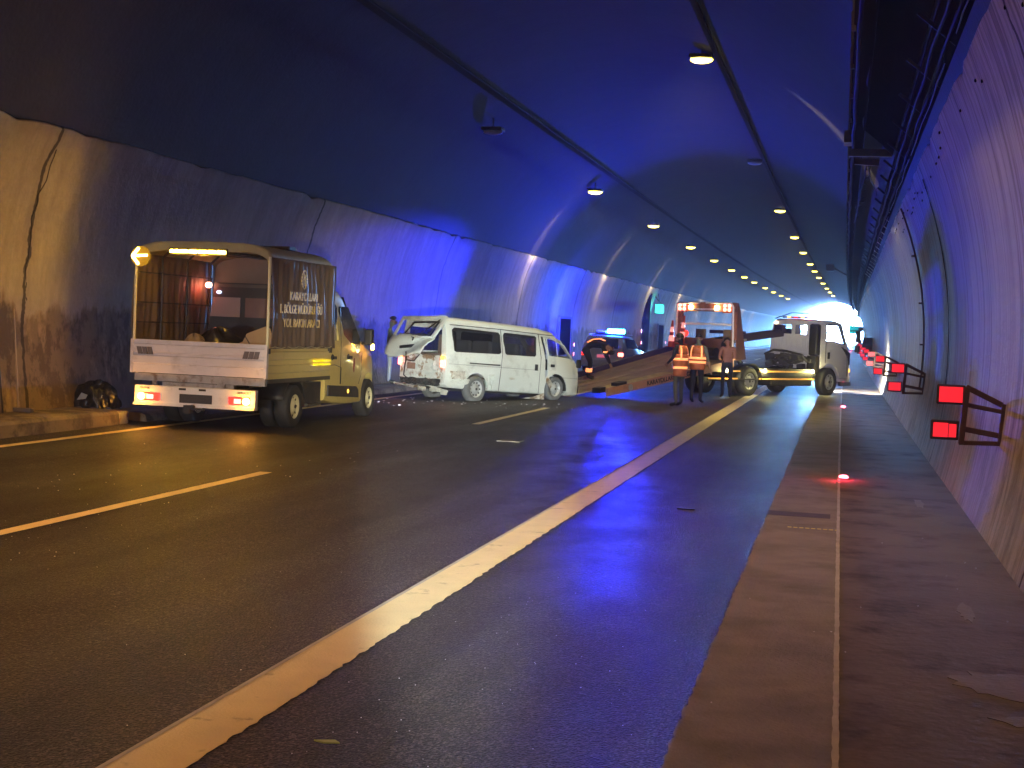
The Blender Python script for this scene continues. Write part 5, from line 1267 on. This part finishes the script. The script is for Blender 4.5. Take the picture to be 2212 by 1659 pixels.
    for s in (-1, 1): ft.ell(hc + rt * s * .083 - up * .02, (.014, .022, .032), 8, 6)
    ft.build('face_features', 'skin', root)
    fe = MB()
    for s in (-1, 1): fe.ell(hc + rt * s * .032 + fw * .092 + up * .008, (.012, .008, .007), 8, 6)
    fe.box(hc + fw * .092 - up * .062, (.045, .01, .008)); fe.build('eyes_and_mouth', 'hair', root)
    if hair:
        hm = MB(); n = 18; kk = 8
        vs = []; fs = []
        for j in range(kk + 1):
            ph = R_(5) + R_(95 if hair != 'short' else 78) * j / kk
            for i in range(n):
                t = 2 * math.pi * i / n
                fr0 = .55 if math.sin(t) > .5 else 1.0
                pp = ph * fr0
                vs.append(hc + up * (.112 * math.cos(pp) + .005) + (rt * math.cos(t) * .088 + fw * (math.sin(t) * .104 - .008)) * math.sin(pp))
        for j in range(kk):
            for i in range(n): fs.append((j * n + i, (j + 1) * n + i, (j + 1) * n + (i + 1) % n, j * n + (i + 1) % n))
        hm.add(vs, fs, True); hm.build('hair', 'hair', root, solid=.008)
    if vest:
        # waistcoat: rings about the torso axis, open V at the neck, straps over the shoulders
        zb, zt = vest.get('z', (.80, 1.44)); lean = vest.get('lean', (0, 0))
        def vp(t, z, off=0.0):
            kz = (z - .8) / .64
            a = (.185 + .02 * math.sin(kz * 3.1)) + off; b = (.135 + .012 * math.sin(kz * 3.1)) + off
            if z > 1.30: q = (z - 1.30) / .14; a -= .03 * q * q; b -= .055 * q * q
            return (a * math.cos(t) + lean[0] * kz, b * math.sin(t) + lean[1] * kz, z)
        g = MB()
        g.grid(lambda u, v: tuple(vp(2 * math.pi * u, zb + (1.24 - zb) * v)), 30, 10)
        for a0_, a1_ in ((R_(25), R_(70)), (R_(110), R_(155)), (R_(205), R_(335))):
            g.grid(lambda u, v: tuple(vp(a0_ + (a1_ - a0_) * u, 1.24 + (zt - 1.24) * v)), 8, 5)
        v_o = g.build('vest', vest.get('m', 'hiviz'), root, solid=.012)
        tp = MB()
        for zc in vest.get('bands', (1.02, 1.12)):
            tp.grid(lambda u, v: tuple(vp(2 * math.pi * u, zc - .028 + .056 * v, .009)), 30, 1)
        if vest.get('straps', True):
            for c_ in (R_(48), R_(132), R_(228), R_(312)):
                tp.grid(lambda u, v: tuple(vp(c_ + R_(13) * (u - .5), 1.12 + (zt - 1.12) * v, .010)), 3, 6)
        tp.build('reflective_tape', 'reflect', v_o, solid=.004)
    return root, base
person("man in a hi-vis vest and grey trousers looking left, front of the pair", (-3.62, 33.5, .0), -62,
       dict(elL=(-.27, .03, 1.15), wrL=(-.16, .24, 1.02), elR=(.25, .02, 1.14), wrR=(.14, .24, 1.05), knL=(-.12, .03, .5), anL=(-.15, -.03, .09), toL=(-.17, .14, .035), anR=(.13, .02, .09), toR=(.15, .19, .035), hd=(0, .05, 1.575), ht=(0, .05, 1.67)),
       ['greytrs', 'navy', 'navy', 'skin', 'shoe'], vest=dict(z=(.72, 1.44), bands=(.92, 1.12)), hair='full')
person("man with his back turned in an orange vest with bright tape, dark trousers", (-3.42, 35.6, .0), 14,
       dict(elR=(.27, -.02, 1.13), wrR=(.33, .03, .86), elL=(-.24, .04, 1.14), wrL=(-.14, .2, 1.05), anL=(-.13, .02, .09)),
       ['navy', 'tee', 'skin', 'skin', 'shoe'], vest=dict(z=(.84, 1.44), bands=(1.03, 1.13)), hair='short')
person("man in a dull pink shirt and dark trousers beside the tow truck wheel", (-2.98, 39.6, .01), -15,
       dict(hd=(-.02, .08, 1.55), ht=(-.03, .1, 1.64), ch=(0, .05, 1.30), sp=(0, .02, 1.12), elR=(.22, .05, 1.12), wrR=(.10, .25, 1.08), elL=(-.23, .08, 1.12), wrL=(-.12, .28, 1.05)),
       ['navy', 'rosy', 'rosy', 'skin', 'shoe'], vest=None, hair='full', scale=.98)
person("man in an olive jacket and pale jeans standing behind the raised van tailgate", (-11.09, 34.42, .13), 75,
       dict(hd=(.0, .06, 1.57), ht=(0, .06, 1.66), elL=(-.22, .08, 1.14), wrL=(-.12, .28, 1.12), elR=(.22, .06, 1.14), wrR=(.10, .26, 1.08)),
       ['jeans', 'olive', 'olive', 'skin', 'shoe'], hair='short')
# bending worker on the tow bed
vv = hv @ Vector((-1.62, -4.9, 0)); zz_ = bedz(-4.9) + dz(37) + tw(-1.62, -4.9)
r5, b5 = person("worker in dark uniform with reflective stripes bending over on the tow bed", (TW.location.x + vv.x, TW.location.y + vv.y, zz_), 92,
       dict(pel=(0, -.16, .86), sp=(0, .02, .97), ch=(0, .26, 1.0), nk=(0, .44, .93), hd=(0, .52, .84), ht=(0, .58, .76),
            hipL=(-.1, -.14, .82), knL=(-.12, .0, .46), hipR=(.1, -.14, .82), knR=(.12, .02, .46), shL=(-.18, .34, .96), elL=(-.2, .42, .68), wrL=(-.14, .52, .44), shR=(.18, .34, .96), elR=(.2, .44, .68), wrR=(.14, .56, .46), anL=(-.12, -.06, .09), toL=(-.14, .11, .035), anR=(.12, -.04, .09), toR=(.14, .13, .035)),
       ['navy', 'navy', 'navy', 'skin', 'shoe'], hair='full')
st = MB()
for s in (-1, 1):
    st.cyl((s * .115, -.03, .20), (s * .115, -.02, .30), .062, .064, 14)
    st.tube([(s * .06, -.10, 1.0), (s * .07, .05, 1.085), (s * .08, .25, 1.11), (s * .08, .38, 1.06)], .011, 6)
    st.cyl((s * .197, .425, .74), (s * .199, .43, .78), .05, .05, 12)
st.build('reflective_stripes', 'reflect', r5, solid=.004)

# ------------------------------------------------------------------ headlights of the vehicle behind the viewer, and added fill beams
lamp('SPOT', "headlight_or_fill_beam", (.45, -2, .72), 14000, (.8, .97, 1.0), (-7.9, 31, -.1), spot=9.0, blend=.6, radius=.08)
lamp('SPOT', "headlight_or_fill_beam", (-2.2, -5, .75), 4200, (1, .95, .9), (-5.4, 33, .9), spot=12, blend=.9, radius=.08)
lamp('SPOT', "headlight_or_fill_beam", (-6.2, -9, .75), 2100, (.93, .94, 1), (-9.3, 19.5, .9), spot=11, blend=.9, radius=.08)

lamp('SPOT', "headlight_or_fill_beam", (.6, -2, .72), 9000, (1, .95, .92), (-1.6, 42, 2.0), spot=7.5, blend=.9, radius=.06)  # extra beam added to brighten the tow truck's cab

lamp('SPOT', "headlight_or_fill_beam", (.8, -1, .8), 5200, (1, .88, .6), (-7.4, 22.6, 1.3), spot=11, blend=.9, radius=.08)  # extra warm beam added to brighten the service truck's side
lamp('POINT', "vault_warm_fill", (-7.5, 6.5, 6.2), 110, (1, .38, .08), radius=.15)  # added orange fill in mid-air that warms the vault, not a real lamp

# ------------------------------------------------------------------ debris
rnd = random.Random(77); mb = MB()
def shard(x, y, s, z=0.004):
    a = rnd.uniform(0, 6.28); pts = [(x + s * rnd.uniform(.5, 1) * math.cos(a + k * 2.1), y + s * rnd.uniform(.5, 1) * math.sin(a + k * 2.1)) for k in range(3)]
    mb.prism(pts, 'z', z, z + s * rnd.uniform(.3, .9))
for _ in range(90): shard(rnd.gauss(-5.9, .5), rnd.gauss(8.6, 1.4), rnd.uniform(.003, .007))
for _ in range(60): shard(rnd.uniform(-2.0, -.7), rnd.uniform(4.4, 9.5), rnd.uniform(.0025, .005))
for _ in range(30): shard(rnd.uniform(-4.0, -1.2), rnd.uniform(5, 12), rnd.uniform(.0025, .005))
for _ in range(16): shard(rnd.uniform(-.5, 1.1), rnd.uniform(5.6, 13), rnd.uniform(.004, .008), .036)
for _ in range(60): shard(rnd.gauss(-9.2, 1.0), rnd.gauss(29.2, 1.0), rnd.uniform(.015, .035))
for _ in range(50): shard(rnd.gauss(-6.6, 1.0), rnd.gauss(30.3, .8), rnd.uniform(.012, .03))
for _ in range(60): shard(rnd.uniform(-9, -5.5), rnd.uniform(11, 19), rnd.uniform(.005, .010))
mb.build("glass_shards", 'shard')['kind'] = 'stuff'
t = MB(); t.prism([(-1.98, 5.35), (-1.90, 5.38), (-1.87, 5.35), (-1.93, 5.33)], 'z', .004, .01); tag(t.build("leaf", 'leaf'), "small yellow-green leaf lying on the asphalt near the bottom edge", "leaf")
t = MB(); t.box((-1.62, 4.98, .012), (.06, .03, .016), Matrix.Rotation(.6, 3, 'Z')); tag(t.build("debris_piece", 'black'), "black scrap lying on the asphalt at the bottom of the picture", "scrap")
t = MB(); t.box((-1.37, 13.8, .008), (.17, .05, .008)); tag(t.build("debris_piece", 'black'), "flat dark scrap on the lane right of the long yellow line", "scrap")
t = MB(); t.box((-4.7, 20.6, .012), (.34, .3, .012)); tag(t.build("road_mark", 'pave_l'), "short pale worn mark on the lane below the lane dash", "road mark")

# ------------------------------------------------------------------ thin exhaust haze filling the tunnel
hz = bpy.data.materials.new("haze"); hz.use_nodes = True; hn = hz.node_tree; hn.nodes.remove(bsdf_of(hz))
pvn = hn.nodes.new("ShaderNodeVolumePrincipled"); pvn.inputs["Color"].default_value = (.9, .9, .92, 1); pvn.inputs["Density"].default_value = 0.0010; pvn.inputs["Anisotropy"].default_value = 0.3
hn.links.new(pvn.outputs[0], hn.nodes["Material Output"].inputs["Volume"])
MB().b2(-16, 12, -75, TEND + 3, -1.2, 12).build("haze", hz)['kind'] = 'stuff'
sc.cycles.volume_bounces = 0
